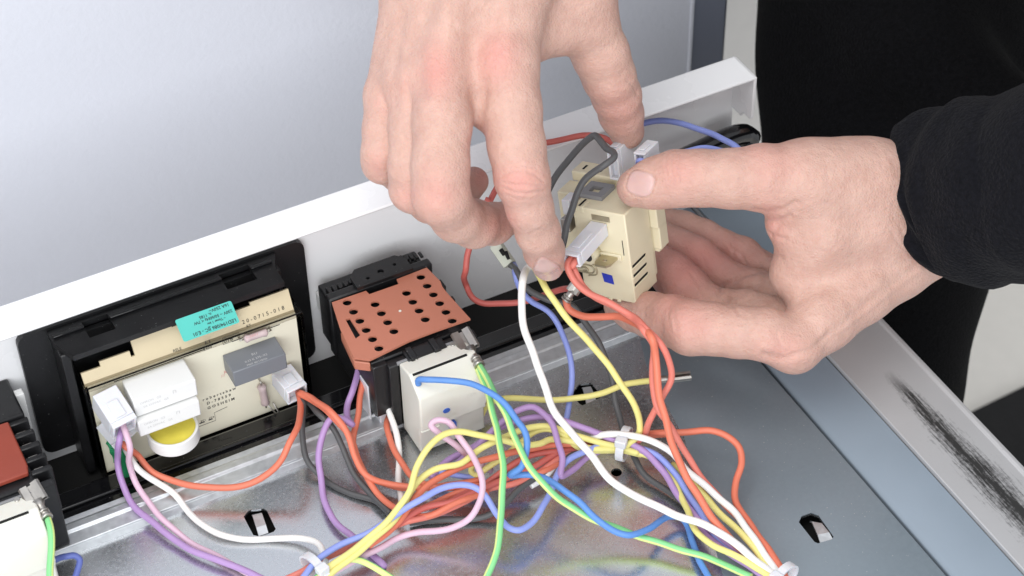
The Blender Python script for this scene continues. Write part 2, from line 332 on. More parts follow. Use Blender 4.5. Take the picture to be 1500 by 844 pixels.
for Hn, cpx, d in ((H1, [(368, 750), (382, 747), (393, 780), (379, 785)], 2.4), (H2, [(852, 564), (864, 563), (873, 585), (859, 591)], 2.4), (H3, [(1187, 759), (1201, 763), (1220, 789), (1202, 796)], 2.6)):
    q = [atz(*p, 0) for p in cpx]; mb = MB(); up = np.array([0, 0, 1.0])
    a, b_, c, d_ = q
    L0 = [(a, b_, -1.5), (a*.85+d_*.15, b_*.85+c*.15, .1), (a*.3+d_*.7, b_*.3+c*.7, .5), (d_, c, -.2), (d_, c, -3)]
    for i in range(len(L0)-1):
        A, B, z0 = L0[i]; C_, D, z1 = L0[i+1]
        n = up*.7; vs = [A+up*z0, B+up*z0, D+up*z1, C_+up*z1]
        mb.add(vs+[v-n for v in vs], [(0,1,2,3),(7,6,5,4),(0,4,5,1),(1,5,6,2),(2,6,7,3),(3,7,4,0)])
    mb.build('lanced_tab', 'galv_rail', ch)
MB().box((-330, -330, -30), (85, -1, -29)).build('hole_shade_sheet', 'dark', ch)  # black sheet added underneath so the holes look shaded
# right hand sheet: dark reflection of the clothing painted into its colour
sd = px_poly([(952, 545), (1111, 527)]); seam = [tuple(atz(940, 500)[:2]), tuple(atz(1062, 860)[:2])]
V, Fs = curve_mesh([[tuple(atz(938, 500)[:2]), tuple(atz(950, 545)[:2]), tuple(atz(1002, 640)[:2]), tuple(atz(1064, 860)[:2]), (24, -330), (85.2, -330), (85.2, -8), (66, -2)], H3], .35)
V[:, 2] += .18
MB().add(V, Fs).build('dark_reflection_sheet', 'dark_plate', ch)
# rail along the panel, a bent profile
prof = [(-.2, 0), (.4, 3.2), (5.5, 3.4), (6.2, 4.3), (9.0, 4.3), (9.8, 3.6), (12.2, 3.9), (12.6, -8), (12, -8), (11.8, 3.0), (.2, 2.4), (-.8, -.2)]
prof = [(y, z) for y, z in prof]
MB().prism(prof, 0, -330, 53.5).build('edge_rail', 'galv_rail', ch, bevel=.25)
MB().prism([(54.5, -60), (57.5, -60), (57.5, 12), (54.5, 12)], 2, -20, -6).build('rail_gap_shade', 'dark', ch)  # black block stands in for the shade at the rail end
# blue-grey strip and its dark gap
MB().prism([(86.8, -6), (87.3, -1.2), (90, .2), (107.6, 1.2), (107.6, -6)], 1, -330, 120).build('side_strip', 'blue_strip', ch, bevel=.4)
MB().box((107.9, -12, 3.6), (134, 120, 5.0)).build('corner_plate', 'blue_strip', ch, bevel=.4)
MB().box((-330, -330, -9), (107, 60, -8.2)).build('gap_shade_sheet', 'dark', ch)  # black sheet painted as the shade down in the strip's gap
MB().prism([(-330, 12.9), (64, 12.9), (64, 27), (-330, 27)], 2, -40, 1.2).build('black_gasket', 'black_gloss', ch, bevel=1.2)
MB().box((-330, 17.5, 1.2), (60, 19.5, 2.6)).build('gasket_bead', 'black_gloss', ch, bevel=.6)
MB().box((-330, 27.5, -42), (66, PY, -30)).build('gasket_base', 'black_gloss', ch)
t = thing('side_rail', 'silver grey side rail with a long black scuff mark', 'rail', (108, 0, 0))
MB().prism([(108, -200), (108, 2.6), (133.6, 3.0), (134.4, 3.9), (135.8, 3.9), (136, -200)], 1, -330, 120).build('rail_cover', 'rail', t, bevel=.3)
# control panel: a white tray seen from inside --------------------------------
cp = thing('control_panel', 'white enamelled control panel standing along the back of the oven', 'panel', (-80, PY, -40))
MB().box((-330, PY, -45), (124.6, PY+1.4, 68.6)).build('panel_face', 'enamel', cp)
MB().box((-330, 38, 67.4), (124.6, PY+1.4, 68.9)).build('top_flange', 'enamel', cp, bevel=.6)
MB().prism([(PY+1.3, 68.5), (38.2, 68.5), (38.2, 50.2), (38.6, 48.9), (39.8, 48.2), (43.6, 48.2), (44.8, 47.4), (45.4, 45.6), (PY+1.3, 45.6)], 0, 123.9, 125.2).build('end_flange', 'enamel', cp, bevel=.3)
t = thing('corner_bracket', 'black rounded plastic bracket under the panel end', 'bracket', (110, 44, 20))
P0, P1 = aty(985, 242, 40), aty(1098, 198, 44)
MB().tube(spline([aty(960, 252, 36), aty(1020, 224, 39), aty(1070, 201, 41), aty(1090, 197, 42), aty(1104, 205, 42)], 6), [4.2]*19+[4.0]*5+[2.5], 14).build('arm', 'black_gloss', t)
MB().prism([(p[0], p[2]) for p in (aty(1062, 205, 45), aty(1100, 200, 45), aty(1112, 300, 45), aty(1040, 330, 45))], 1, 44, 48).build('foot', 'black', t, bevel=1)
# ================================================================== display module
dm = thing('display_module', 'oven clock module with cream circuit board under a clear cover', 'clock module', (-110, 40, 0))
By = PY-3.0
bz = [aty(*p, By) for p in [(24, 494), (443, 350), (463, 527), (66, 668)]]
bx0, bx1, bz0, bz1 = bz[0][0]-.3, bz[1][0]+.3, bz[3][2], bz[0][2]-1.0
V, Fs = curve_mesh([rrect(bx0, bz0, bx1, bz1, 4.0)], 2.6, .4)
MB().add(np.c_[V[:, 0], By+1.5-V[:, 2], V[:, 1]], Fs).build('bezel', 'black', dm)
# hood
hz = 55.0
hL, hR = atz(108, 519, hz), atz(412, 417, hz)
hy = (hL[1]+hR[1])/2; hx0 = hL[0]-.6; hx1 = hR[0]+1.5
nA = [atz(118, 480, hz), atz(168, 492, hz)]
n1x0, n1x1 = aty(128, 492, 42)[0], aty(166, 478, 42)[0]; n2x0, n2x1 = aty(328, 412, 42)[0], aty(372, 400, 42)[0]
V, Fs = curve_mesh([[(hx0-4, By), (hx0-4, By-6), (hx0, hy), (hx1, hy), (hx1, hy+8), (hx1+3, By)],
                    [(n1x0, 39), (n1x1, 39), (n1x1, By-1.5), (n1x0, By-1.5)], [(n2x0, 39), (n2x1, 39), (n2x1, By-1.5), (n2x0, By-1.5)]], 2.2, .3)
V[:, 2] += hz-1.1
hood = MB().add(V, Fs).build('hood', 'black', dm)
MB().box((hx0-3, By-5, hz), (n1x0, By-3.5, hz+1.0)).box((n1x1, By-5, hz), (n2x0, By-3.5, hz+1.0)).box((n2x1, By-5, hz), (hx1, By-3.5, hz+1.0)).build('hood_rib', 'black_gloss', hood, bevel=.2)
Q = 30.0                                      # board plane
c = {k: aty(*p, Q) for k, p in dict(tl=(129, 569), tr=(432, 461), bl=(155, 686), br=(452, 588)).items()}
qx0, qx1 = c['tl'][0], c['br'][0]-.8; qz0, qz1 = (c['bl'][2]+c['br'][2])/2, (c['tl'][2]+c['tr'][2])/2
MB().box((hx0-3.4, hy+4, -6), (hx0+.2, By, hz-2.2)).build('side_wall', 'black', dm, bevel=.5)
MB().box((hx1+.3, hy+9, -6), (hx1+2.2, By, hz-2.2)).build('side_wall', 'black', dm, bevel=.5)
MB().box((hx0, By-4, -6), (hx1, By-2, hz-2.3)).build('back_wall', 'black', dm)
pcb = MB().box((qx0, Q, qz0), (qx1, Q+1.5, qz1)).build('circuit_board', ['pcb'], dm)
# display board above: tilted back under the hood
t0 = np.array([qx0-.6, Q+1.6, qz1-.4]); up = np.array([0, .45, .89]); wq = qx1-qx0+.6
bh = 9.0
V, Fs = curve_mesh([[(0, 0), (wq, 0), (wq, bh), (wq-14.5, bh), (wq-14.5, bh-1.2), (wq-21, bh-1.2), (wq-21, bh-4.2), (wq-22.5, bh-4.2), (wq-22.5, bh+1), (34, bh+1), (34, bh+1.5), (19.2, bh+1.5), (19.2, bh-4.2), (17.8, bh-4.2), (17.8, bh-2.0), (7, bh-2.0), (7, bh-3.8), (0, bh-3.8)]], 1.2)
db = MB().add(t0+V[:, :1]*np.array([1, 0, 0])+V[:, 1:2]*up+V[:, 2:]*np.array([0, -.89, .45]), Fs).build('display_board', 'pcb_edge', dm)
X = np.array([1.0, 0, 0]); Z = np.array([0, 0, 1.0]); Yv = np.array([0, 1.0, 0])
text('2 0 - 0 7 1 5 - 0 1 8', 2.0, 'ink', db, t0+X*(wq-19.0)+up*2.4, X, up, lift=.75)
text('R7', 1.5, 'ink', db, t0+X*(wq-18)+up*.6, X, up, lift=.75)
text('RELE', 1.5, 'ink', db, t0+X*(wq-45)+up*1.2, X, up, lift=.75)
MB().box((qx0+9, Q-.2, qz1-1.2), (qx0+42, Q-.04, qz1-.9)).box((qx0+52, Q-.2, qz1-2.2), (qx0+70, Q-.04, qz1-2.0)).build('printed_line', 'ink', pcb)
# teal label on the display board, reads upside down
lc = [aty(*p, Q-1.5) for p in [(256, 476), (337, 440), (352, 468), (269, 500)]]
lx = (lc[2]-lc[3]); lx /= np.linalg.norm(lx)
lab0 = t0+X*(c['tl'][0]*0); 
ly0 = aty(269, 501, Q-1.0)
lw_, lh_ = 20.5, 8.4
V, Fs = curve_mesh([rrect(0, 0, lw_, lh_, .7)], .12)
lup = np.array([-.10, .50, .86]); lup /= np.linalg.norm(lup); lxd = np.array([1.0, 0, 0.0]); lnn = np.cross(lxd, lup)
lo = ly0+lnn*.6
tl_ = MB().add(lo+V[:, :1]*lxd+V[:, 1:2]*lup+V[:, 2:]*lnn, Fs).build('paper_label', 'teal', dm)
for s_, sz, u_, v_ in (('LED194/086 JJC - E.01', 1.75, 19.6, 1.9), ('~ Timer 1 inv', 1.2, 16.5, 3.7), ('230V ~ 50/60Hz < 7W', 1.5, 19.6, 5.4), ('n. 1185', 1.5, 12.5, 6.8), ('16A 250V~', 1.6, 19.4, 7.9)):
    text(s_, sz, 'ink', tl_, lo+lxd*u_+lup*v_, -lxd, -lup, lift=.12, bold=.03)
def on_board(px, py, d=0.0): return aty(px, py, Q-d)
def front_text(s_, px, py, size, mt, parent, d=.1, rot=0.0, align='LEFT', lift=.06):
    o = on_board(px, py, d); xd = X*math.cos(rot)+Z*math.sin(rot); yd = -X*math.sin(rot)+Z*math.cos(rot)
    return text(s_, size, mt, parent, o, xd, yd, align, lift=lift)
for i, (s_, px, py, sz) in enumerate((('robertshaw', 297, 588, 2.1), ('D-78559', 303, 593, 2.1), ('GOSHEIM', 304, 600, 2.1))):
    o = on_board(px, py, .1); 
    text(s_.replace('', ' ').strip() if i == 0 else s_.replace('', ' ').strip(), 1.75, 'ink', pcb, o, X, Z, lift=.05, bold=.02)
front_text('018', 328, 503, 2.3, 'ink', pcb); front_text('E3', 300, 505, 2.3, 'ink', pcb); front_text('2404', 298, 514, 1.6, 'ink', pcb)
a = on_board(327, 505, .06); MB().tube([a, a+X*6.2, a+X*6.2+Z*3, a+Z*3, a], .09, 4).build('printed_box', 'ink', pcb)
front_text('ST1   ST4', 294, 619, 1.3, 'ink', pcb)
a = on_board(289, 626, .06); MB().tube([a, a+X*7, a+X*7+Z*4, a+X*12+Z*4.6], .10, 4).tube([a+Z*1.4+X*1, a+Z*1.4+X*3], .25, 4).tube([a+Z*1.4+X*4.5, a+Z*1.4+X*6], .25, 4).build('printed_circuit_symbol', 'ink', pcb)
front_text('R.I', 328, 548, 2.0, 'ink_red', pcb); front_text('///', 324, 553, 1.8, 'ink_red', pcb)
for px, py in ((143, 597), (147, 613)): front_text('-', px, py, 2.0, 'ink', pcb)
# relays
def px_box(parent, name, mt, pts, d0, d1, bevel=.4):
    """box on the board: pts = lower left and upper right of its FRONT face in the photograph"""
    a, b_ = on_board(*pts[0], d1), on_board(*pts[1], d1)
    return MB().box((a[0], Q-d0, a[2]), (b_[0], Q-d1, b_[2])).build(name, mt, parent, bevel=bevel), a, b_
rl, ra, rb = px_box(dm, 'relay', 'white_pl', ((202, 608), (286, 562)), .1, 10.5)
a, b_ = aty(205, 610, Q-10.5), aty(285, 565, Q-10.5)
def relay(px, py, wdt, h, dep):
    o = aty(px, py, Q-dep)                    # front lower-left corner
    r = MB().box((o[0], Q-.1, o[2]), (o[0]+wdt, Q-dep, o[2]+h)).build('relay', 'white_pl', dm, bevel=.5)
    for j, (s_, u_) in enumerate((('OMRON', .6), ('5A 250VAC', .6))):
        text(s_+'   G5', 1.3, 'ink_grey', r, (o[0]+2+j*1.0, Q-dep, o[2]+h-2.3-j*2.0), X, Z, lift=.04)
    MB().tube([np.array((o[0]+wdt*.62, Q-dep-.03, o[2]+h-2.6))+np.array(p) for p in ((0,0,0), (0,0,1.2), (1.0,0,1.2), (1.0,0,0))], .09, 4).build('moulded_mark', 'ink_grey', r)
    return r
bpy.data.objects.remove(rl)
relay(200, 612, 22.5, 7.6, 12); relay(206, 641, 22.3, 7.2, 14)
# buzzer with yellow film
bc = aty(252, 625.5, Q-9.2); n = 48
V, Fs = curve_mesh([circ((0, 0), 9.1, n), circ((0, 0), 8.1, n)], 5.6)
bzz = MB().add(np.c_[bc[0]+V[:, 0], bc[1]+V[:, 1], bc[2]-2.8+V[:, 2]], Fs).build('buzzer', 'white_pl', dm, bevel=.25)
MB().cyl((bc[0], bc[1], bc[2]-5.4), (bc[0], bc[1], bc[2]-.7), 8.12, n).build('film_disc', 'yellow_film', bzz)
MB().box((bc[0]-5, bc[1]+6, bc[2]-4.6), (bc[0]+5, Q-.05, bc[2]-1.2)).build('foot', 'white_pl', bzz, bevel=.3)
# grey box capacitor
o = aty(343, 565, Q-9)
gc = MB().box((o[0], Q-.1, o[2]), (o[0]+19.8, Q-10, o[2]+7.2)).build('box_capacitor', 'cap_grey', dm, bevel=.35)
o2 = (o[0]+5.6, Q-.1, o[2]+7.2)
text('0.33 K 275~X2', 1.35, 'ink_grey', gc, (o[0]+5.6, Q-7.6, o[2]+7.2), X, Yv, lift=.05)
text('MKP 40/110/56', 1.2, 'ink_grey', gc, (o[0]+5.6, Q-9.4, o[2]+7.2), X, Yv, lift=.05)
text('RU', 1.6, 'ink_grey', gc, (o[0]+9, Q-5.4, o[2]+7.2), X, Yv, lift=.05)
# resistors
def resistor(a, b_, r):
    a, b_ = np.array(a), np.array(b_); d = (b_-a)
    e = MB().tube([a+d*.12, a+d*.18, a+d*.3, a+d*.7, a+d*.82, a+d*.88], [r*.5, r, r*.8, r*.8, r, r*.5], 14).build('resistor', 'pink_res', dm)
    MB().tube([a+np.array([0, 3, 0]), a, a+d*.14], .3, 6).tube([b_+np.array([0, 3, 0]), b_, b_-d*.14], .3, 6).build('lead', 'tin', e)
    return e
resistor(aty(352, 499, Q-2), aty(397, 484, Q-2), 1.6); resistor(aty(382, 560, Q-2), aty(390, 597, Q-2), 1.7)
text('1-3001', 1.7, 'ink_red', dm, aty(360, 497, Q-4), X, Z, lift=.1)
MB().tube([aty(392, 593, Q-2), aty(404, 606, Q-3), aty(409, 604, Q-3), aty(400, 590, Q-2)], .3, 6).build('jumper', 'tin', dm)
ck = MB().tube(spline([aty(166, 640, Q-4), aty(170, 650, Q-5), aty(186, 695, Q-5), aty(190, 703, Q-4)]), 2.6, 14).build('choke', 'green_choke', dm)
hx = []
for i in range(90):
    tt = i/90; p = (1-tt)*aty(167, 645, Q-5)+tt*aty(189, 700, Q-5); an = i*1.0; hx.append(p+X*2.75*math.cos(an)+Yv*2.75*math.sin(an))
MB().tube(hx, .3, 5).build('winding', 'green_choke', ck)
# clear cover: five panels
kx0, kx1, kz0, kz1, ky = qx0-1.2, qx1+2.0, qz0-4.5, qz1+.9, Q-2.2
cov = MB().box((kx0, ky, kz0), (kx0+.9, By-2, kz1)).box((kx1-.9, ky, kz0), (kx1, By-2, kz1)).box((kx0, ky, kz1-.7), (kx1, ky+10, kz1)).box((kx0, ky, kz0), (kx1, Q+12, kz0+.9)).build('clear_cover', 'clear', dm, bevel=.2)
MB().box((kx0, ky-.1, kz0), (kx1, ky+.8, qz0-.1)).build('cover_edge', 'black_gloss', cov)
MB().box((kx0-.1, ky+1, kz1-.35), (kx1+.1, ky+1.5, kz1+.06)).build('cover_edge', 'black_gloss', cov)
# connectors of the module (plug housings sit on the board)
def plug(label, base, tip, wdt, hgt, group='translucent plug housings on wire ends', up=None):
    """connector housing: a bevelled box from base to tip with open wire end and latch"""
    base, tip = np.array(base, float), np.array(tip, float); d = tip-base; Ln = np.linalg.norm(d); d /= Ln
    up = np.array([0, 0, 1.0]) if up is None else np.array(up, float); sx_ = np.cross(up, d); sx_ /= np.linalg.norm(sx_); up = np.cross(d, sx_)
    R = np.c_[sx_, up, d]
    t = thing('plug_housing', label, 'plug', base, R, group)
    h = MB()
    h.box((-wdt/2, -hgt/2, 0), (wdt/2, hgt/2, Ln-2.2))
    h.box((-wdt/2, hgt/2-.9, Ln-2.2), (wdt/2, hgt/2, Ln)).box((-wdt/2, -hgt/2, Ln-2.2), (wdt/2, -hgt/2+.9, Ln)).box((-wdt/2, -hgt/2+.9, Ln-2.2), (-wdt/2+.9, hgt/2-.9, Ln)).box((wdt/2-.9, -hgt/2+.9, Ln-2.2), (wdt/2, hgt/2-.9, Ln))
    b_ = h.build('shell', 'nylon', t, local=True, bevel=.3)
    MB().box((-wdt*.22, hgt/2, Ln*.35), (wdt*.22, hgt/2+.5, Ln*.8)).build('latch', 'nylon', t, local=True, bevel=.15)
    return t
plug('large white plug at the left end of the cream circuit board', aty(152, 580, Q-2), aty(183, 628, Q-15), 9, 9)
plug('white plug beneath the large left plug of the circuit board', aty(158, 612, Q-2), aty(186, 645, Q-9), 9, 6)
plug('white plug at the lower right corner of the cream circuit board', aty(412, 548, Q-2), aty(436, 578, Q-13), 8, 7)
# ================================================================== rotary switch with terracotta cover
def inv(px, py, z): return atz(px, py, z)
CZ = 37.5
sw = thing('rotary_switch', 'black rotary switch with terracotta cover full of round holes', 'switch', (-35, 20, 10))
oc = [inv(*p, CZ) for p in [(486, 443), (535, 425), (545, 428)]]
outl = [inv(*p, CZ)[:2] for p in [(486, 443), (536, 426), (541, 431), (584, 416), (581, 409), (625, 392), (645, 412), (648, 420), (654, 428), (689, 467), (640, 484), (600, 499), (542, 527), (518, 524), (498, 481)]]
hp = []
for a_, b_, n in (((508.5, 443), (555, 510), 6), ((549.5, 445.5), (577, 485), 4), ((595.5, 429), (623, 467.5), 4), ((616.5, 405.5), (662.5, 469.5), 6)):
    for i in range(n): hp.append((a_[0]+(b_[0]-a_[0])*i/(n-1), a_[1]+(b_[1]-a_[1])*i/(n-1)))
V, Fs = curve_mesh([outl]+[circ(inv(px, py, CZ), 1.62, 18) for px, py in hp]+[[inv(*p, CZ)[:2] for p in ((506, 468), (512, 466), (528, 491), (521, 496))]], .8, .25)
V[:, 2] += CZ-.4
cov = MB().add(V, Fs).build('terracotta_cover', 'terracotta', sw)
a, b_ = inv(518, 524, CZ), inv(498, 481, CZ)
MB().prism([(p[0], p[1]) for p in (inv(498, 481, CZ), inv(518, 524, CZ), inv(542, 527, CZ), inv(540, 522, CZ), inv(522, 519, CZ), inv(503, 482, CZ))], 2, CZ-6, CZ-1.9).build('side_lip', 'terracotta', cov, bevel=.4)
MB().cyl((inv(586, 456, CZ)[0], inv(586, 456, CZ)[1], CZ), (inv(586, 456, CZ)[0], inv(586, 456, CZ)[1], CZ+.25), .5, 10).build('gate_mark', 'ivory', cov)
ymin, ymax = 1.0, 33.5
MB().box((-54, ymin, 8), (-15.5, ymax, CZ-2.6)).build('body', 'black', sw, bevel=.6)
for i in range(6):
    p = inv(*hp[i], CZ); q = inv(*hp[14+i], CZ)
    for k, e in enumerate((p, q)):
        if rng.random() < .55: MB().box((e[0]-1.4, e[1]-.3, CZ-2.7), (e[0]+1.2, e[1]+.8, CZ-2.3)).build('contact', 'brass', sw)
# rear bracket against the panel
MB().box((-55, 34, 10), (-14, 38, CZ+.5)).box((-54, 38, 10), (-15, 47.5, CZ-3.2)).build('rear_frame', 'black', sw, bevel=.7)
V, Fs = curve_mesh([[(-44, 33.5), (-22, 33.5), (-22, 40), (-25, 43), (-41, 43), (-44, 40)], circ((-33, 37.5), 1.2), circ((-38.5, 36.5), .7), circ((-27, 38.5), .7)], 1.4, .2)
V[:, 2] += CZ+1.5
MB().add(V, Fs).build('fixing_plate', 'black', sw)
for i in range(5):
    MB().box((-53+i*2.2, 38.5+i*.4, CZ-3), (-51.5+i*2.2, 42, CZ-.5)).build('rib', 'black', sw, bevel=.2)
    MB().box((-23+i*1.9, 41, CZ-2), (-21.8+i*1.9, 44, CZ+.3-i*.4)).build('rib', 'black', sw, bevel=.2)
MB().box((-53.6, 48, 20), (-14.5, 51.5, CZ-10)).build('panel_gasket', 'white_pl', sw, bevel=.4)
# front frame of switch
MB().box((-49, -3.2, 4), (-14.8, .6, CZ-3.4)).build('front_frame', 'black', sw, bevel=.4)
MB().box((-54.3, -1.2, 10), (-48.6, 2.2, CZ-3)).build('front_frame', 'black', sw, bevel=.4)
for k, (u0, u1) in enumerate(((-42, -27), (-41, -38.5), (-32, -29.5))):
    MB().box((u0, -4.2 if k == 0 else -4.8, CZ-5.2), (u1, 1.5, CZ-2.2+(.8 if k else 0))).build('clip', 'black', sw, bevel=.3)
MB().box((-54.5, 5, 2), (-53.9, 12, 20)).box((-52, 2, -4), (-46, 8, 8)).build('terminal_block', 'nylon', sw, bevel=.5)
q = inv(645, 418, CZ-2); MB().box((q[0]-.6, q[1]-2.5, CZ-6), (q[0]+1.2, q[1]+2, CZ-1.0)).build('side_clip', 'black', sw, bevel=.3)
q = inv(660, 440, CZ-2); MB().box((q[0]-.4, q[1]-1.2, CZ-6), (q[0]+1.4, q[1]+1.2, CZ-1.2)).build('side_clip', 'black', sw, bevel=.3)
# ---- white regulator block in front of it
def regulator_block(root, dx=0, dy=0, dz=0, detail=True):
    off = np.array([dx, dy, dz])
    yf = -19.0; x0, x1 = -45.2, -19.8
    pr = [(-3.0, 2), (-3.0, 34.5), (-11.5, 36.3), (-18.3, 31.2), (yf, 29.8), (yf, 14.8), (yf+1.8, 14.0), (yf+1.8, 2.6), (yf+2.2, 2)]
    mb = MB(); n = len(pr); k = .0
    mb.prism([(y+dy, z+dz) for y, z in pr], 0, x0+dx, x1+dx)
    blk = mb.build('moulded_body', 'ivory', root, bevel=.7, seg=3)
    def P(x, y, z): return np.array((x, y, z))+off
    MB().box(P(x0+1.2, -12.2, 35.2), P(x1-3.4, -11.4, 36.25)).build('top_slot', 'dark', blk)
    MB().box(P(x1-3.5, yf-.02, 17), P(x1+.05, yf+1.2, 21)).build('side_notch', 'ivory', blk, bevel=.2)
    MB().prism([(yf+dy-.15, 14.4+dz), (yf+dy+.9, 13.8+dz), (yf+dy+.9, 14.9+dz)], 0, x0+dx, x0+dx+7).build('step', 'ivory', blk)
    if detail:
        V, Fs = curve_mesh([circ((0, 0), 1.0, 18)], .5); V[:, 0] *= 1.35
        MB().add(np.c_[V[:, 0]-35.3, yf-.1+V[:, 2], V[:, 1]+20.8]+off, Fs).build('blue_dot', 'blue_part', blk)
        V, Fs = curve_mesh([rrect(-1.3, -2.2, 1.3, 2.2, 1.2)], 1.2)
        MB().add(np.c_[V[:, 0]-32.6, yf+1.4+V[:, 2], V[:, 1]+10.8]+off, Fs).build('blue_slider', 'blue_part', blk)
        text('EGO 50.57', 2.0, 'ivory', blk, P(-40.5, yf, 16.8), X, Z, lift=.12); text('Germany 230V', 1.6, 'ivory', blk, P(-30, yf+1.8, 6.5), X, Z, lift=.12); text('13A', 2.4, 'ivory', blk, P(-27.5, yf, 23), X, Z, lift=.12)
    MB().box(P(x0-.6, -3.2, 3), P(x1+.4, -2.2, 34.9)).build('back_seam', 'clip_grey', blk, bevel=.2)
    for px_ in (x0+6, x1-5): MB().cyl(P(px_, -4, 34), P(px_, -4, 35.4), .9, 10).build('rivet', 'tin', blk)
rb = thing('regulator_block', 'ivory regulator block with two blue marks in front of terracotta switch', 'regulator', (-32, -12, 2))
regulator_block(rb)
# tin terminal helper (part of a wire or thing)
def spade(parent, tip, tail, wd=6.4, up=(0, 0, 1.0), mt='tin'):
    """female blade terminal from its mouth (tip) to crimp (tail)"""
    tip, tail = np.array(tip, float), np.array(tail, float); d = tail-tip; Ln = np.linalg.norm(d); d /= Ln
    up = np.array(up, float); s_ = np.cross(up, d); s_ /= np.linalg.norm(s_); up = np.cross(d, s_)
    mb = MB()
    def bx(u0, u1, w0, h0, h1):
        vs = [tip+d*u+s_*q+up*h for u in (u0, u1) for q in (-w0, w0) for h in (h0, h1)]
        mb.add(vs, [(0,1,3,2),(4,6,7,5),(0,4,5,1),(2,3,7,6),(0,2,6,4),(1,5,7,3)])
    L1 = Ln*.52
    bx(0, L1, wd/2, -.5, -.1)
    for sgn in (-1, 1):
        pts = [(wd/2, -.3), (wd/2+.2, .5), (wd/2-.5, 1.1), (wd*.10, .75), (wd*.12, .45)]
        for (a0, h0), (a1, h1) in zip(pts, pts[1:]):
            vs = [tip+d*u+s_*sgn*a+up*(h+e) for u in (0, L1) for a, h in ((a0, h0), (a1, h1)) for e in (0, .35)]
            mb.add(vs, [(0,1,3,2),(4,6,7,5),(0,4,5,1),(2,3,7,6),(0,2,6,4),(1,5,7,3)])
    mb.tube([tip+d*L1*.95, tip+d*(L1+Ln*.12), tip+d*(Ln*.8), tip+d*Ln], [wd*.34, 1.3, 1.45, 1.75], 12)
    mb.tube([tip+d*(Ln*.78)+up*.3, tip+d*(Ln*.84)+up*.3], 1.9, 12).tube([tip+d*(Ln*.92)+up*.3, tip+d*Ln+up*.3], 2.0, 12)
    return mb.build('spade_terminal', mt, parent)
# second switch and block at the left edge
SH = np.array([-156.6, 3.4, 0.0])
s2 = thing('rotary_switch', 'black rotary switch with dark red cover at the left edge', 'switch', (-192, 22, 8))
rc = [inv(*p, CZ)[:2] for p in [(-60, 690), (-60, 640), (12, 617), (40, 680), (41, 692), (-40, 722)]]
MB().prism([tuple(p) for p in rc], 2, CZ-2, CZ).build('red_cover', 'dark_red', s2, bevel=.5)
e0, e1 = inv(14, 600, CZ-2), inv(62, 690, CZ-2)
MB().box((-215, 3, 8), (e1[0]-3, 34, CZ-2.6)).build('body', 'black', s2, bevel=.6)
for i in range(5):
    q = inv(20+i*8.6, 622+i*17.5, CZ-2)
    rib = MB().box((q[0]-2, q[1]-1.2, 16), (q[0]+5.0, q[1]+1.0, CZ-1.2)).build('rib', 'black', s2, bevel=.4)
    if i: MB().box((q[0]-.5, q[1]+1.6, 20), (q[0]+2.6, q[1]+2.3, CZ-2.6)).build('contact', 'tin', s2)
MB().box((-215, 33, 8), (inv(28, 590, CZ)[0], PY, CZ+.3)).build('rear_frame', 'black', s2, bevel=.8)
MB().box((-215, 1.0, 4), (inv(72, 690, CZ-4)[0], 4.2, CZ-3.4)).build('front_frame', 'black', s2, bevel=.4)
MB().box((-215, 43, 6), (inv(33, 580, CZ)[0]+1, 46, CZ-.6)).build('panel_gasket', 'white_pl', s2, bevel=.4)
rb2 = thing('regulator_block', 'ivory regulator block cut by the lower left corner of the picture', 'regulator', (-190, -10, 2))
regulator_block(rb2, *SH, detail=False)
# ================================================================== held regulator
s_ = 3000/700.
def lv(dx, dy, dz): v = dx*CX - dy*CY + dz*FWD; return v/np.linalg.norm(v)
ez = -lv(.611, 3.64, 2.21); ex = -lv(-3.59, -.765, 2.24); ey = lv(2.29, -2.17, 2.92)
ex = ex-ez*(ex@ez); ex /= np.linalg.norm(ex); ey = np.cross(ez, ex)
RR = np.c_[ex, ey, ez]; RO = atd(914.5, 315.5, 700)
def G(x, y, z): return RO+RR@np.array([x, y, z], float)
hr = thing('energy_regulator', 'beige oven energy regulator held between both hands', 'regulator', RO, RR)
def hb(name, mt, a, b_, bevel=.4, parent=None): return MB().box(a, b_).build(name, mt, parent or hr, local=True, bevel=bevel)
def slots(parent): pass
body = MB()
body.box((-21, 0, -36), (0, 15.7, 0))
bd = body.build('front_body', 'beige', hr, local=True, bevel=.5, seg=3)
hb('rear_body', 'beige', (-33, 9, -34), (-.8, 18, -1.2), .5)
hb('rear_block', 'beige', (-30, 18, -25), (1.0, 23.5, -1), .5)
hb('rear_step', 'beige', (-26, 16.0, -14), (2.8, 22, -2), .4)
hb('rear_step', 'beige', (-26, 17.5, -23.5), (2.2, 23, -13.8), .4)
tb = hb('terminal_block', 'beige', (-32, 18.2, -1.5), (1, 26, 2.4), .4)
for x_ in (-28.5, -21.5, -13): hb('blade_slot', 'dark', (x_-.4, 20.5, 2.3), (x_+.5, 23.5, 2.46), 0, tb)
V, Fs = curve_mesh([[(-22, 6), (-12.4, 6), (-12.4, 15.3), (-22, 15.3)], [(-19.3, 8.6), (-15.2, 8.6), (-15.2, 12.5), (-19.3, 12.5)]], 1.6, .25)
V[:, 2] += .85
MB().add(V, Fs).build('steel_clip', 'clip_grey', hr, local=True)
hb('top_slot', 'dark', (-19, .8, -.8), (-18.2, 5.5, .06), 0, bd)
hb('top_slot', 'beige', (-20.6, -.25, -2.0), (-19.4, 5.5, .3), .2, bd)
hb('top_slot', 'beige', (-17.8, -.25, -2.0), (-16.6, 5.5, .3), .2, bd)
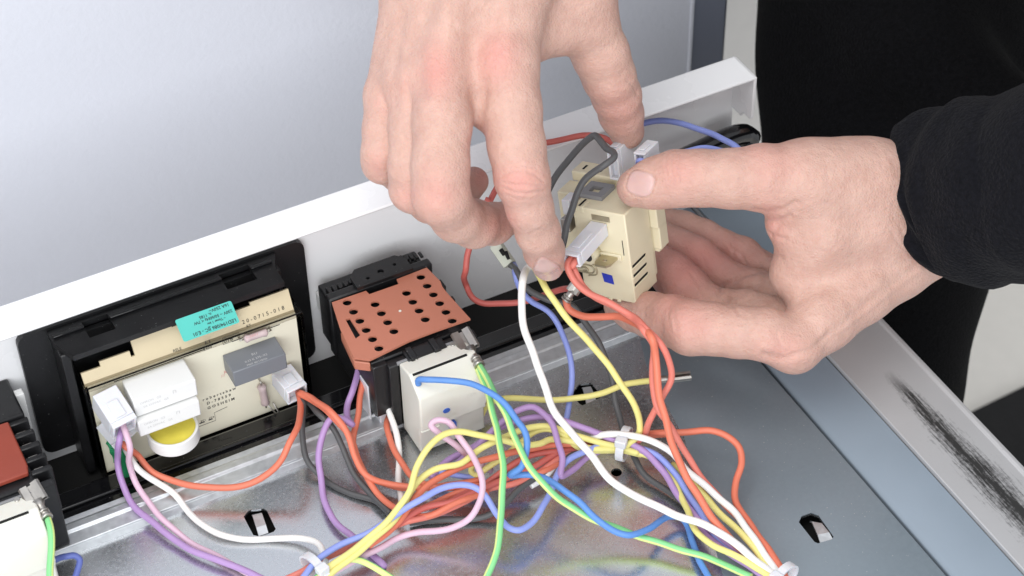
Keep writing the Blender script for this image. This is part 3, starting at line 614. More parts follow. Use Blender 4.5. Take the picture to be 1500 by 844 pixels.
for z_ in (-21.2, -25.0, -28.8):
    MB().add([(.06, .7, z_-.55), (.06, 9.6, z_-.55), (.06, 10.2, z_+.1), (.06, 9.6, z_+.5), (.06, .7, z_+.5)], [(0, 1, 2, 3, 4)]).add([(.10, .7, z_-.75), (.10, 10, z_-.75), (.10, 10, z_-.5), (.10, .7, z_-.5)], [(0, 1, 2, 3)], 1).build('vent_slot', ['dark', 'beige'], bd, local=True)
    hb('vent_lip', 'beige', (-.1, .4, z_-1.05), (.28, 10.4, z_-.62), .1, bd)
hb('blade_recess', 'brass', (-13.5, -.08, -4.1), (-6.2, .3, -1.9), 0, bd)
hb('seam_slit', 'dark', (-2.4, -.08, -16.5), (-2.1, .3, -10.5), 0, bd)
MB().cyl((-14.3, .2, -17.0), (-14.3, -4.6, -17.0), 2.9, 24).build('boss', 'beige', hr, local=True)
MB().cyl((-14.3, -4.5, -17.0), (-14.3, -4.75, -17.0), 1.7, 20).build('rivet', 'ink', hr, local=True)
V, Fs = curve_mesh([[(-3.15, 0), (3.15, 0), (3.15, -6), (2.2, -7.6), (-2.2, -7.6), (-3.15, -6)], circ((0, -4.2), .8)], .8, .1)
MB().add(np.c_[V[:, 0]-7.6, V[:, 1], V[:, 2]-17.6], Fs).build('blade', 'brass', hr, local=True)
hb('blade_socket', 'beige', (-11.6, -.9, -19.0), (-3.2, .1, -16.4), .3, bd)
MB().add([(-12.6, -.09, -25.5), (-8.3, -.09, -25.9), (-7.9, -.09, -29.6), (-12.0, -.09, -29.2)], [(0, 1, 2, 3)]).build('blue_mark', 'blue_mark', bd, local=True)
for x_ in (-14, -11, -7.5): hb('foot', 'beige', (x_, -.2, -36.5), (x_+1.3, 1.2, -35.6), .1, bd)
MB().tube(spline([(-23, -.2, -24), (-16.5, -.2, -23.5), (-15.4, -.2, -25), (-16.5, -.2, -26.5), (-23, -.2, -26.5)], 5), .3, 6).tube(spline([(-22, -.3, -25.2), (-19, -.3, -24.6), (-18, -.3, -25.8), (-20, -.3, -26)], 5), .3, 6).tube(spline([(-20.5, -.3, -22.5), (-17.5, -.3, -22), (-14.7, -.3, -23.4), (-14.6, -.3, -26.6), (-18, -.3, -27.6)], 5), .25, 6).build('spring_contact', 'brass', hr, local=True)
hb('left_terminal', 'tin', (-25.5, -2, -10), (-22, 4, -5), .3); hb('left_terminal', 'nylon', (-26, 1, -5), (-23, 7, 1), .3)
# its plugs
plug('translucent plug on the front blade of the held regulator', G(-10.6, -.2, -6.9), G(-10.6, -20, -8.6), 6.4, 5.0, up=ez)
plug('translucent flag plug on top of the held regulator behind the grey wire', G(-12.2, 26, 9.2), G(-12.2, 15.6, 9.2), 4.4, 12, up=ez)
plug('translucent flag plug on top of the held regulator with blue wire', G(-1.4, 26, 12), G(-1.4, 16, 12), 4.6, 7, up=ez)
# ================================================================== wires
def wire(label, col, pts, r=1.3, col2=None, per=7, group='loose insulated wires of the oven', anchor=None, phase=0.0):
    """pts: (photo x, photo y, height above the floor sheet in mm) or a ready 3-D point"""
    P = [np.array(p) if isinstance(p, np.ndarray) else atz(*p) for p in pts]
    S = spline(P, per)
    mats = ['w_'+col]+(['w_'+col2] if col2 else [])
    mif = (lambda i, j: 1 if (j+int(phase)) % 12 < 5 else 0) if col2 else None
    ph = rng.random(6)*6; tt = np.cumsum(np.r_[0, np.linalg.norm(np.diff(S, axis=0), axis=1)]); env = np.minimum(1, np.minimum(tt, tt[-1]-tt)/12)[:, None]
    S = S+env*.28*np.c_[np.sin(tt/5.1+ph[0])+.5*np.sin(tt/2.3+ph[1]), np.sin(tt/4.3+ph[2])+.5*np.sin(tt/2.7+ph[3]), np.sin(tt/4.7+ph[4])]; r = r*.86
    b0 = S.mean(0); b0[2] = max(0, S[:, 2].min()-r)
    o = MB().tube(S, r, 12, mif=mif).build('wire', mats, None, frame=tuple(b0))
    FR[o.name] = (b0, np.eye(3))
    return tag(o, label, 'wire', group), S
def tie(label, px, py, z, d, rx, ry, tail=None):
    """nylon tie ring round a bundle; d = bundle direction"""
    c_ = atz(px, py, z); d = np.array(d, float); d /= np.linalg.norm(d); s1 = np.cross(d, [0, 0, 1.0]); s1 /= np.linalg.norm(s1); s2_ = np.cross(s1, d)
    t = thing('cable_tie', label, 'cable tie', c_, None, 'nylon cable ties round the wire bundle')
    mb = MB(); n = 28
    for i in range(n):
        a0, a1 = 2*PI*i/n, 2*PI*(i+1)/n
        for k in range(1):
            vs = [c_+s1*(rx+e)*math.cos(a)+s2_*(ry+e)*math.sin(a)+d*w_ for a in (a0, a1) for e in (0, .8) for w_ in (-1.4, 1.4)]
            mb.add(vs, [(0,1,5,4), (2,6,7,3), (0,4,6,2), (1,3,7,5)], smooth=False)
    mb.build('strap', 'nylon', t)
    h = c_+s1*(rx+.6)*math.cos(.9)+s2_*(ry+.6)*math.sin(.9); k = MB(); e = [s1, d, s2_]
    vs = [h+s1*a*1.6+d*b_*2.0+s2_*c2*1.5 for a in (-1, 1) for b_ in (-1, 1) for c2 in (-1, 1)]
    k.add(vs, [(0,1,3,2),(4,6,7,5),(0,4,5,1),(2,3,7,6),(0,2,6,4),(1,5,7,3)]).build('head', 'nylon', t, bevel=.4)
    return t
pl = aty
# --- display module wires
cL = aty(184, 640, 14); cR = aty(437, 577, 16)
wire('orange wire hanging in a loop below the cream circuit board', 'orange', [aty(170, 640, 22), aty(186, 656, 17), (203, 668, 14), (230, 695, 9), (290, 713, 7), (350, 712, 8), (400, 688, 12), (430, 640, 20), aty(440, 590, 14), aty(437, 574, 19)], 1.35)
wire('violet wire leaving the left plug of the circuit board', 'violet', [aty(180, 622, 20), aty(176, 642, 14), (172, 680, 14), (190, 730, 6), (240, 780, 3.5), (310, 818, 3), (385, 846, 3), (430, 866, 3)], 1.35)
wire('pink wire running down beside the violet wire at lower left', 'pink', [aty(177, 612, 19), aty(188, 650, 10), (195, 697, 12), (219, 740, 6), (251, 772, 3.2), (282, 795, 2), (330, 823, 1.6), (390, 852, 1.6)], 1.25)
wire('white wire curving from the left plug across the bare sheet metal', 'white', [aty(182, 655, 22), aty(198, 680, 14), (215, 698, 10), (250, 720, 6), (272, 745, 3), (307, 775, 2), (347, 790, 1.6), (400, 789, 1.6), (440, 788, 2.5), (464, 797, 5), (475, 815, 7), (478, 840, 7)], 1.3)
wire('grey wire drooping from the right plug onto the sheet metal', 'grey', [aty(437, 574, 20), aty(445, 594, 12), (443, 640, 10), (450, 678, 5), (474, 701, 2), (511, 721, 1.4), (548, 734, 1.4), (562, 745, 1.4), (574, 758, 1.6)], 1.25)
wire('second grey wire running beside the orange wire toward the bundle', 'grey', [aty(437, 574, 19), aty(455, 592, 13), (471, 610, 17), (491, 634, 13), (511, 678, 7), (535, 715, 4), (557, 738, 3), (572, 752, 3)], 1.25)
wire('orange wire from the right plug diving into the red bundle', 'orange', [aty(437, 574, 18), aty(460, 585, 9), (484, 604, 24), (504, 627, 20), (521, 668, 13), (537, 697, 9), (568, 709, 6), (602, 714, 5), (650, 712, 6), (705, 703, 7)], 1.3)
wire('orange wire crossing under the yellow wires toward the lower left', 'orange', [aty(437, 576, 17), aty(463, 590, 8), (487, 609, 20), (508, 634, 16), (528, 680, 9), (548, 714, 6), (580, 747, 5), (620, 757, 7), (670, 735, 10), (715, 722, 9)], 1.3)
wire('dark orange wire hanging down from the terracotta switch', 'orange', [(535, 520, 20), (531, 560, 17), (525, 600, 13), (518, 640, 9), (521, 668, 6), (540, 700, 4), (590, 714, 4), (640, 713, 5)], 1.3)
wire('violet wire arching out from under the terracotta switch', 'violet', [(527, 530, 20), (519, 570, 18), (509, 594, 15), (508, 612, 15), (514, 622, 17), (503, 615, 19), (489, 612, 19), (474, 634, 15), (467, 671, 10), (472, 718, 5), (487, 758, 3), (514, 785, 2.5), (545, 812, 1.5), (562, 828, 0), (563, 834, -5)], 1.35)
o, S = wire('white wire with tin terminal hanging below the black switch frame', 'white', [(567, 592, 12), (571, 605, 11), (578, 630, 8), (583, 655, 5), (585, 694, 2), (587, 725, 1.6), (589, 760, 1.6)], 1.3)
spade(o, atz(564, 574, 14), atz(568, 596, 12), 4.0, up=(0, -1, .3))
wire('dark orange wire looping beside the ivory block', 'orange', [(584, 598, 5), (572, 608, 6), (567, 625, 7), (571, 647, 6), (585, 674, 5), (606, 698, 5), (640, 714, 6), (700, 712, 7), (760, 690, 8)], 1.3)
wire('pale pink wire looping over the front of the ivory block', 'pink', [(720, 690, 5), (690, 672, 12), (669, 654, 20), (643, 634, 25), (633, 622, 27), (640, 615, 28), (655, 617, 28), (670, 637, 26), (693, 671, 22), (707, 700, 20), (705, 728, 17), (690, 757, 13), (662, 774, 8), (615, 779, 6), (582, 789, 5), (555, 803, 5), (500, 832, 6), (470, 850, 6)], 1.3)
wire('bright blue wire arching from the slot of the ivory block', 'blue', [(613, 563, 34), (613, 557, 36), (625, 556, 38), (660, 557, 38), (695, 564, 38), (731, 585, 37), (756, 614, 34), (770, 635, 32), (773, 655, 29), (764, 684, 24), (746, 696, 21), (762, 695, 20), (780, 696, 20), (811, 708, 19), (844, 731, 17), (871, 758, 14), (898, 778, 12), (922, 784, 11), (949, 775, 9), (982, 757, 6), (998, 760, 4), (1006, 770, 3), (1016, 797, 3), (1026, 822, 3), (1040, 850, 3)], 1.3)
# earth wires
o, S = wire('green and yellow earth wire running down in front of the ivory block', 'green', [(698, 535, 33), (706, 556, 32), (722, 602, 30), (731, 644, 28), (736, 694, 25), (736, 735, 21), (732, 779, 16), (722, 822, 10), (708, 856, 6)], 1.35, 'lime', phase=2)
o, S = wire('green and yellow earth wire sweeping to the lower right tie', 'lime', [(701, 534, 34), (713, 552, 34), (731, 590, 34), (752, 635, 32), (773, 678, 28), (800, 715, 22), (840, 745, 15), (881, 765, 10), (929, 784, 7), (989, 802, 5), (1040, 819, 5), (1100, 845, 7)], 1.35, 'green', phase=7)
spade(o, atz(674, 487, 35.5), atz(703, 537, 34), 7.0, up=(-.2, -.5, .85))
o, S = wire('short green and yellow earth wire at the left edge of the picture', 'lime', [(69, 757, 33), (75, 779, 31), (76, 802, 28), (73, 850, 20), (70, 880, 15)], 1.35, 'green', phase=4)
spade(o, atz(42, 712, 35.5), atz(70, 760, 33), 7.0, up=(-.2, -.5, .85))
wire('dark blue wire curling out beside the left ivory block', 'darkblue', [(60, 832, 6), (85, 818, 7), (97, 815, 8), (109, 814, 8), (117, 820, 7), (114, 836, 5), (104, 860, 3)], 1.25)
# --- bundle, left tie to middle tie
wire('yellow wire forming the top of the loop before the ivory block', 'yellow', [(440, 880, 9), (477, 838, 10), (535, 791, 12), (576, 755, 15), (598, 722, 19), (613, 680, 24), (629, 654, 27), (650, 637, 28), (676, 632, 27), (703, 636, 25), (736, 646, 22), (763, 652, 20), (790, 650, 18), (811, 643, 16), (838, 647, 14), (861, 657, 13), (908, 659, 12), (940, 666, 10)], 1.3)
wire('yellow wire running just below the first yellow loop', 'yellow', [(445, 885, 8), (484, 841, 9), (541, 796, 11), (588, 748, 13), (609, 709, 17), (635, 689, 18), (676, 678, 18), (709, 655, 20), (736, 641, 20), (777, 627, 19), (804, 624, 18), (834, 634, 16), (855, 641, 15), (881, 651, 14), (908, 656, 13), (935, 664, 11)], 1.3)
wire('yellow wire curled in the middle of the bundle under the blue wire', 'yellow', [(693, 680, 8), (690, 690, 7), (697, 697, 7), (710, 690, 9), (732, 674, 12), (756, 652, 15), (780, 635, 16), (804, 630, 16), (823, 637, 15), (850, 655, 12), (885, 660, 11), (920, 660, 10)], 1.25)
wire('thick orange wire lying along the middle of the bundle', 'orange', [(540, 800, 8), (585, 765, 10), (602, 737, 13), (619, 717, 15), (646, 698, 16), (686, 681, 16), (730, 668, 15), (770, 659, 14), (804, 652, 13), (837, 651, 12), (880, 650, 10), (935, 640, 9), (976, 636, 9)], 1.35)
wire('red wire lying under the orange wire in the bundle', 'red', [(510, 806, 7), (551, 792, 7), (588, 763, 8), (615, 748, 9), (656, 735, 10), (703, 718, 10), (736, 704, 10), (770, 688, 10), (804, 671, 10), (831, 661, 10), (880, 655, 9)], 1.3)
wire('coral wire emerging from the left tie under the yellow pair', 'coral', [(415, 850, 5), (440, 838, 6), (467, 824, 7), (511, 803, 7), (556, 782, 7), (595, 766, 7), (640, 752, 7), (680, 735, 8), (720, 716, 8), (753, 707, 8), (787, 694, 8), (820, 671, 9), (860, 652, 9)], 1.3)
wire('dark red wire near the top of the red bundle', 'red', [(660, 735, 7), (709, 708, 8), (736, 691, 10), (770, 671, 11), (815, 660, 11), (850, 655, 10), (890, 652, 9)], 1.3)
wire('orange wire at the lower edge of the red bundle', 'orange', [(600, 752, 5), (640, 735, 6), (690, 718, 7), (730, 712, 7), (770, 703, 7), (800, 690, 8), (835, 666, 8)], 1.25)
wire('light blue wire dipping below the bundle in a deep wave', 'lightblue', [(420, 870, 9), (447, 842, 10), (467, 820, 11), (494, 802, 11), (535, 781, 12), (578, 758, 14), (600, 742, 16), (617, 731, 18), (642, 716, 19), (669, 710, 19), (693, 714, 18), (713, 728, 16), (729, 755, 13), (743, 772, 11), (760, 777, 10), (780, 766, 9), (800, 735, 10), (814, 698, 12), (832, 676, 13), (855, 662, 13), (881, 653, 13), (915, 655, 12), (938, 658, 12), (969, 673, 11), (989, 692, 10), (1009, 725, 8), (1033, 765, 7), (1060, 795, 7), (1100, 825, 8)], 1.3)
wire('short light blue wire crossing behind the pink loop', 'lightblue', [(640, 690, 6), (662, 695, 6), (696, 703, 6), (740, 708, 6), (790, 700, 7)], 1.2)
wire('dark grey wire resting on the sheet below the bundle', 'grey', [(600, 766, 2), (625, 763, 1.6), (656, 763, 1.6), (696, 758, 2), (730, 747, 4), (757, 721, 6), (777, 705, 7), (804, 684, 8), (836, 668, 9), (870, 655, 9)], 1.3)
wire('violet wire arching high over the bundle by the blue wire', 'violet', [(660, 690, 8), (695, 655, 12), (736, 619, 18), (757, 604, 20), (780, 597, 21), (796, 606, 21), (809, 622, 20), (820, 650, 17), (824, 671, 15), (821, 697, 12), (835, 690, 10), (858, 672, 9), (890, 655, 9)], 1.3)
wire('long violet wire running through the middle tie to the right tie', 'violet', [(630, 700, 6), (655, 676, 7), (703, 648, 12), (736, 626, 15), (770, 614, 17), (804, 610, 17), (834, 619, 17), (861, 630, 16), (888, 641, 15), (918, 648, 14), (949, 664, 12), (969, 688, 10), (989, 721, 8), (1013, 749, 7), (1040, 775, 7), (1073, 802, 8), (1124, 836, 10), (1150, 850, 10)], 1.35)
wire('lilac wire lying under the light blue wire at the right', 'violet', [(860, 628, 12), (895, 641, 12), (922, 653, 12), (960, 672, 10), (985, 700, 8), (1000, 728, 6), (1025, 770, 6), (1060, 806, 7), (1110, 838, 8), (1140, 856, 8)], 1.3)
wire('white wire arching out of the middle tie to the right tie', 'white', [(777, 712, 5), (800, 697, 6), (820, 674, 8), (840, 658, 9), (860, 645, 12), (881, 637, 16), (922, 639, 17), (955, 646, 17), (980, 660, 16), (1006, 688, 14), (1040, 718, 12), (1073, 748, 11), (1100, 782, 11), (1134, 832, 11), (1148, 850, 10)], 1.4)
wire('yellow wire running from the middle tie along the right bundle', 'yellow', [(895, 655, 11), (918, 661, 11), (949, 668, 10), (973, 682, 9), (989, 711, 8), (1006, 745, 8), (1019, 775, 8), (1043, 799, 9), (1073, 812, 10), (1117, 837, 10), (1140, 852, 10)], 1.3)
wire('yellow wire between the white and orange wires of the right bundle', 'yellow', [(985, 680, 7), (1016, 708, 8), (1040, 735, 9), (1073, 769, 9), (1100, 799, 10), (1124, 830, 10), (1140, 848, 10)], 1.35)
wire('orange wire making a wide loop over the dark right hand sheet', 'orange', [(880, 650, 9), (935, 640, 12), (976, 635, 16), (1009, 631, 17), (1043, 631, 17), (1066, 640, 16), (1081, 656, 14), (1085, 678, 12), (1078, 703, 10), (1078, 728, 9), (1087, 752, 9), (1107, 781, 10), (1130, 810, 11), (1144, 832, 11), (1152, 850, 10)], 1.4)
# --- wires of the held regulator
fi = atd(800, 392, 697)
wire('thick white wire falling from the finger tip across the bundle', 'white', [atd(783, 385, 705), atd(772, 394, 703), (765, 411, 64), (763, 440, 58), (770, 482, 50), (783, 525, 44), (799, 571, 38), (816, 607, 33), (838, 635, 29), (865, 668, 25), (898, 705, 20), (939, 731, 16), (982, 752, 14), (1023, 764, 13), (1056, 782, 12), (1083, 802, 12), (1107, 822, 11), (1140, 846, 10)], 1.5)
wire('yellow wire pinched under the index finger and falling to the middle tie', 'yellow', [atd(779, 384, 699), atd(790, 405, 699), (802, 425, 62), (824, 457, 56), (848, 486, 50), (880, 521, 42), (909, 560, 34), (928, 593, 27), (937, 617, 21), (935, 637, 16), (915, 655, 13)], 1.35)
o, S = wire('yellow wire with a bare terminal pointing right over the sheet', 'yellow', [(952, 558, 17), (935, 560, 17), (916, 563, 17), (880, 576, 16), (838, 585, 14), (784, 585, 12), (742, 583, 10), (715, 592, 6), (700, 620, 4)], 1.3)
spade(o, atz(1012, 551, 18), atz(955, 558, 17), 3.4, up=(0, 0, 1))
wire('light blue wire falling behind the white wire to the bundle', 'lightblue', [atd(752, 386, 742), (757, 402, 45), (763, 425, 38), (777, 441, 34), (802, 457, 30), (820, 479, 26), (832, 511, 22), (838, 543, 18), (834, 585, 12), (829, 614, 8), (815, 650, 6)], 1.25)
wire('dark grey wire falling from the small crimp connector toward the sheet', 'grey', [atd(747, 388, 742), (760, 400, 46), (775, 425, 40), (800, 440, 36), (838, 448, 34), (859, 472, 30), (877, 504, 26), (895, 553, 18), (905, 596, 12), (912, 632, 8), (929, 671, 5), (949, 698, 3), (982, 722, 2), (1010, 745, 2)], 1.3)
t = thing('crimp_connector', 'pale green crimp connector just below the bent middle finger', 'connector', atd(735, 370, 742))
cc0, cc1 = atd(726, 358, 742), atd(747, 388, 740)
MB().tube([cc0, cc1], [2.9, 2.9], 4).build('shell', 'crimp', t, bevel=.3)
q0 = atd(738, 372, 737.4); dd = (cc1-cc0)/np.linalg.norm(cc1-cc0)
MB().tube([q0-dd*2, q0+dd*.4], [.9, .9], 6).tube([q0-dd*1+CX*1.2, q0+dd*2.4+CX*.4], [.8, .6], 6).build('slot', 'dark', t)
MB().tube([cc0-dd*5, cc0], [1.8, 2.4], 10).build('collar', 'nylon', t)
wire('red wire hanging in a loop below the bent fingers', 'red', [atd(716, 290, 724), atd(704, 320, 725), atd(690, 350, 726), atd(684, 372, 727), atd(682, 395, 728), (683, 418, 31), (692, 435, 29), (709, 445, 28), (740, 446, 29), (771, 440, 31), (799, 431, 34), (825, 424, 38), (840, 424, 42)], 1.3)
wire('red wire seen between the index finger and the bent fingers', 'red', [atd(752, 232, 728), atd(728, 275, 726), atd(714, 302, 724)], 1.25)
wire('dark red wire running behind the index finger to the thumb', 'red', [atd(765, 216, 736), atd(800, 208, 738), atd(828, 203, 739), atd(864, 200, 740), atd(886, 203, 740), atd(905, 215, 738)], 1.3)
ro = G(-11.6, -19.0, -9.6)
wire('upper coral wire leaving the front plug of the held regulator', 'coral', [G(-11.6, -17, -8.6), G(-11.8, -20.5, -9.6), atd(831, 392, 697), atd(841, 412, 698), atd(863, 430, 699), atd(895, 444, 700), atd(923, 461, 698), atd(946, 482, 690), atd(967, 503, 690), (981, 528, 46), (983, 553, 40), (970, 583, 33), (952, 614, 24), (945, 636, 16), (930, 650, 12)], 1.35)
wire('lower coral wire twisting beside the first below the front plug', 'coral', [G(-9.6, -17, -8.8), G(-9.8, -20.5, -10), atd(839, 392, 699), atd(850, 414, 700), atd(872, 434, 701), atd(900, 449, 702), atd(925, 466, 698), (944, 484, 56), (957, 505, 50), (956, 540, 42), (956, 568, 36), (963, 597, 30), (979, 620, 25), (992, 640, 21), (1005, 665, 17), (1023, 694, 13), (1056, 732, 10), (1085, 762, 9), (1120, 812, 9)], 1.35)
o, S = wire('orange wire with tin terminal sweeping under the held regulator', 'orange', [atd(829, 438, 715), atd(833, 452, 715), atd(852, 463, 714), atd(880, 465, 712), atd(909, 464, 708), atd(934, 475, 700), (953, 496, 56), (961, 520, 50), (964, 560, 42), (969, 595, 36), (982, 642, 29), (999, 684, 23), (1019, 721, 18), (1040, 755, 14), (1066, 785, 11), (1105, 822, 9)], 1.5)
spade(o, atd(848, 414, 713), atd(829, 440, 715), 4.4, up=-FWD)
wire('blue wire arching behind the thumb toward the panel corner', 'lightblue', [atd(925, 186, 770), atd(947, 180, 770), atd(970, 178, 770), atd(993, 181, 768), atd(1038, 193, 762), atd(1062, 206, 755), atd(1082, 220, 748), atd(1100, 240, 745)], 1.35)
wire('light blue wire from the flag plug passing behind the thumb', 'lightblue', [G(-1.4, 18.5, 11.6), G(-1.4, 15.6, 11.0), atd(937, 236, 701), atd(942, 237, 699), atd(952, 242, 698), atd(963, 240, 699), atd(978, 233, 702), atd(995, 224, 706), atd(1029, 217, 712), atd(1060, 222, 716)], 1.25)
wire('dark grey wire bent sharply above the held regulator', 'grey', [atd(800, 285, 722), atd(811, 265, 720), atd(828, 240, 716), atd(847, 218, 712), atd(862, 204, 708), atd(871, 199, 706), atd(879, 205, 704), atd(889, 217, 702), atd(899, 223, 699), atd(900, 230, 697), atd(888, 240, 696), atd(871, 252, 697), atd(857, 264, 698), atd(847, 280, 699), atd(839, 300, 700), atd(833, 320, 701), atd(827, 350, 702), atd(820, 372, 704)], 1.4)
wire('green and yellow wire end beside the left tie', 'green', [(440, 868, 8), (474, 838, 9), (487, 827, 9), (500, 821, 9), (520, 821, 8), (545, 829, 6), (575, 848, 4)], 1.3, 'lime', phase=3)
tie('nylon cable tie round the wires at the lower left', 462, 834, 8, atz(500, 810, 8)-atz(440, 850, 8), 6.2, 4.2)
tie('nylon cable tie round the middle of the wire bundle', 914, 650, 12, atz(950, 662, 12)-atz(880, 645, 12), 5.6, 5.2)
tie('nylon cable tie round the wires at the lower right', 1147, 848, 10, atz(1150, 850, 10)-atz(1100, 815, 10), 5.6, 4.6)
# ================================================================== hands: one continuous body
VS = 0.5
class Field:
    def __init__(s, lo, hi, vs=VS):
        s.lo = np.array(lo, float); s.vs = vs; s.n = np.ceil((np.array(hi)-s.lo)/vs).astype(int)+1
        s.ax = [(s.lo[i]+vs*np.arange(s.n[i])).astype(np.float32) for i in range(3)]
    def new(s): return np.full(s.n, 12.0, np.float32)
    def cone(s, arr, a, b_, r1, r2, k=2.0, flat=None, ff=1.0, mar=7.0):
        a = np.array(a, float); b_ = np.array(b_, float); R_ = max(r1, r2)+mar
        i0 = np.clip(np.floor((np.minimum(a, b_)-R_-s.lo)/s.vs).astype(int), 0, s.n); i1 = np.clip(np.ceil((np.maximum(a, b_)+R_-s.lo)/s.vs).astype(int)+1, 0, s.n)
        if (i1 <= i0).any(): return
        sl = tuple(slice(p, q) for p, q in zip(i0, i1))
        X_ = s.ax[0][sl[0]][:, None, None]-np.float32(a[0]); Y_ = s.ax[1][sl[1]][None, :, None]-np.float32(a[1]); Z_ = s.ax[2][sl[2]][None, None, :]-np.float32(a[2])
        d = b_-a; l2 = max(d@d, 1e-9)
        t = np.clip((X_*np.float32(d[0])+Y_*np.float32(d[1])+Z_*np.float32(d[2]))/np.float32(l2), 0, 1)
        X2 = X_-t*np.float32(d[0]); Y2 = Y_-t*np.float32(d[1]); Z2 = Z_-t*np.float32(d[2])
        q = X2*X2+Y2*Y2+Z2*Z2
        if flat is not None:
            f = X2*np.float32(flat[0])+Y2*np.float32(flat[1])+Z2*np.float32(flat[2]); q = q+(ff*ff-1)*f*f
        v = np.sqrt(q)-(np.float32(r1)+t*np.float32(r2-r1))
        arr[sl] = smin(arr[sl], v, k)
    def chain(s, arr, pts, k=2.0, flat=None, ff=1.0):
        for (a, r1), (b_, r2) in zip(pts, pts[1:]): s.cone(arr, a, b_, r1, r2, k, flat, ff)
def smin(a, b_, k):
    h = np.maximum(np.float32(k)-np.abs(a-b_), 0)/np.float32(k)
    return np.minimum(a, b_)-h*h*np.float32(k*.25)
def surface_nets(f, lo, vs):
    sgn = f < 0; n = np.array(f.shape)
    cnt = sum(sgn[i:n[0]-1+i, j:n[1]-1+j, k:n[2]-1+k].astype(np.int8) for i in (0, 1) for j in (0, 1) for k in (0, 1))
    act = (cnt > 0) & (cnt < 8); idx = np.argwhere(act); vid = np.full(act.shape, -1, np.int32); vid[act] = np.arange(len(idx))
    acc = np.zeros((len(idx), 3), np.float64); num = np.zeros(len(idx))
    I = idx.T
    val = {c_: f[I[0]+c_[0], I[1]+c_[1], I[2]+c_[2]] for c_ in ((i, j, k) for i in (0, 1) for j in (0, 1) for k in (0, 1))}
    for ax in range(3):
        for u in (0, 1):
            for w_ in (0, 1):
                c0 = [0, 0, 0]; o_ = [x for x in range(3) if x != ax]; c0[o_[0]] = u; c0[o_[1]] = w_; c1 = list(c0); c1[ax] = 1
                a, b_ = val[tuple(c0)], val[tuple(c1)]; m_ = (a < 0) != (b_ < 0); t = np.where(m_, a/(a-b_+1e-12), 0)
                p = np.array(c0, float)[None, :].repeat(len(idx), 0); p[:, ax] = t; acc += p*m_[:, None]; num += m_
    V = (idx+acc/num[:, None])*vs+lo
    Fq = []
    for ax in range(3):
        o_ = [x for x in range(3) if x != ax]
        A = np.moveaxis(sgn, ax, 0); e = A[:-1] != A[1:]
        e = np.moveaxis(e, 0, ax); w_ = np.argwhere(e)
        w_ = w_[(w_[:, o_[0]] > 0) & (w_[:, o_[1]] > 0) & (w_[:, o_[0]] < n[o_[0]]-1) & (w_[:, o_[1]] < n[o_[1]]-1)]
        def cell(du, dv):
            q = w_.copy(); q[:, o_[0]] -= du; q[:, o_[1]] -= dv; return vid[q[:, 0], q[:, 1], q[:, 2]]
        quad = np.stack([cell(1, 1), cell(0, 1), cell(0, 0), cell(1, 0)], 1)
        ins = sgn[w_[:, 0], w_[:, 1], w_[:, 2]]
        if ax == 1: ins = ~ins
        quad[~ins] = quad[~ins][:, ::-1]; Fq.append(quad[(quad >= 0).all(1)])
    return V, np.concatenate(Fq)
def relax(V, Fq, it=3, lam=.5):
    e = np.concatenate([Fq[:, [0, 1]], Fq[:, [1, 2]], Fq[:, [2, 3]], Fq[:, [3, 0]]]); n = len(V)
    deg = np.bincount(e[:, 0], minlength=n)+np.bincount(e[:, 1], minlength=n)
    for _ in range(it):
        A = np.stack([np.bincount(e[:, 0], V[e[:, 1], c_], n)+np.bincount(e[:, 1], V[e[:, 0], c_], n) for c_ in range(3)], 1)/np.maximum(deg, 1)[:, None]
        V = V+lam*(A-V)
    return V
def normals(V, Fq):
    nf = np.cross(V[Fq[:, 2]]-V[Fq[:, 0]], V[Fq[:, 3]]-V[Fq[:, 1]]); N = np.zeros_like(V)
    for c_ in range(3):
        s = np.zeros(len(V))
        for k in range(4): s += np.bincount(Fq[:, k], nf[:, c_], len(V))
        N[:, c_] = s
    return N/(np.linalg.norm(N, axis=1)[:, None]+1e-9)
def D(px, py, d): return atd(px, py, d)
def seg_dist(x, y, pl_):
    best = np.full(len(x), 1e9)
    for (x0, y0), (x1, y1) in zip(pl_, pl_[1:]):
        dx, dy = x1-x0, y1-y0; t = np.clip(((x-x0)*dx+(y-y0)*dy)/(dx*dx+dy*dy+1e-9), 0, 1); best = np.minimum(best, np.hypot(x-x0-t*dx, y-y0-t*dy))
    return best
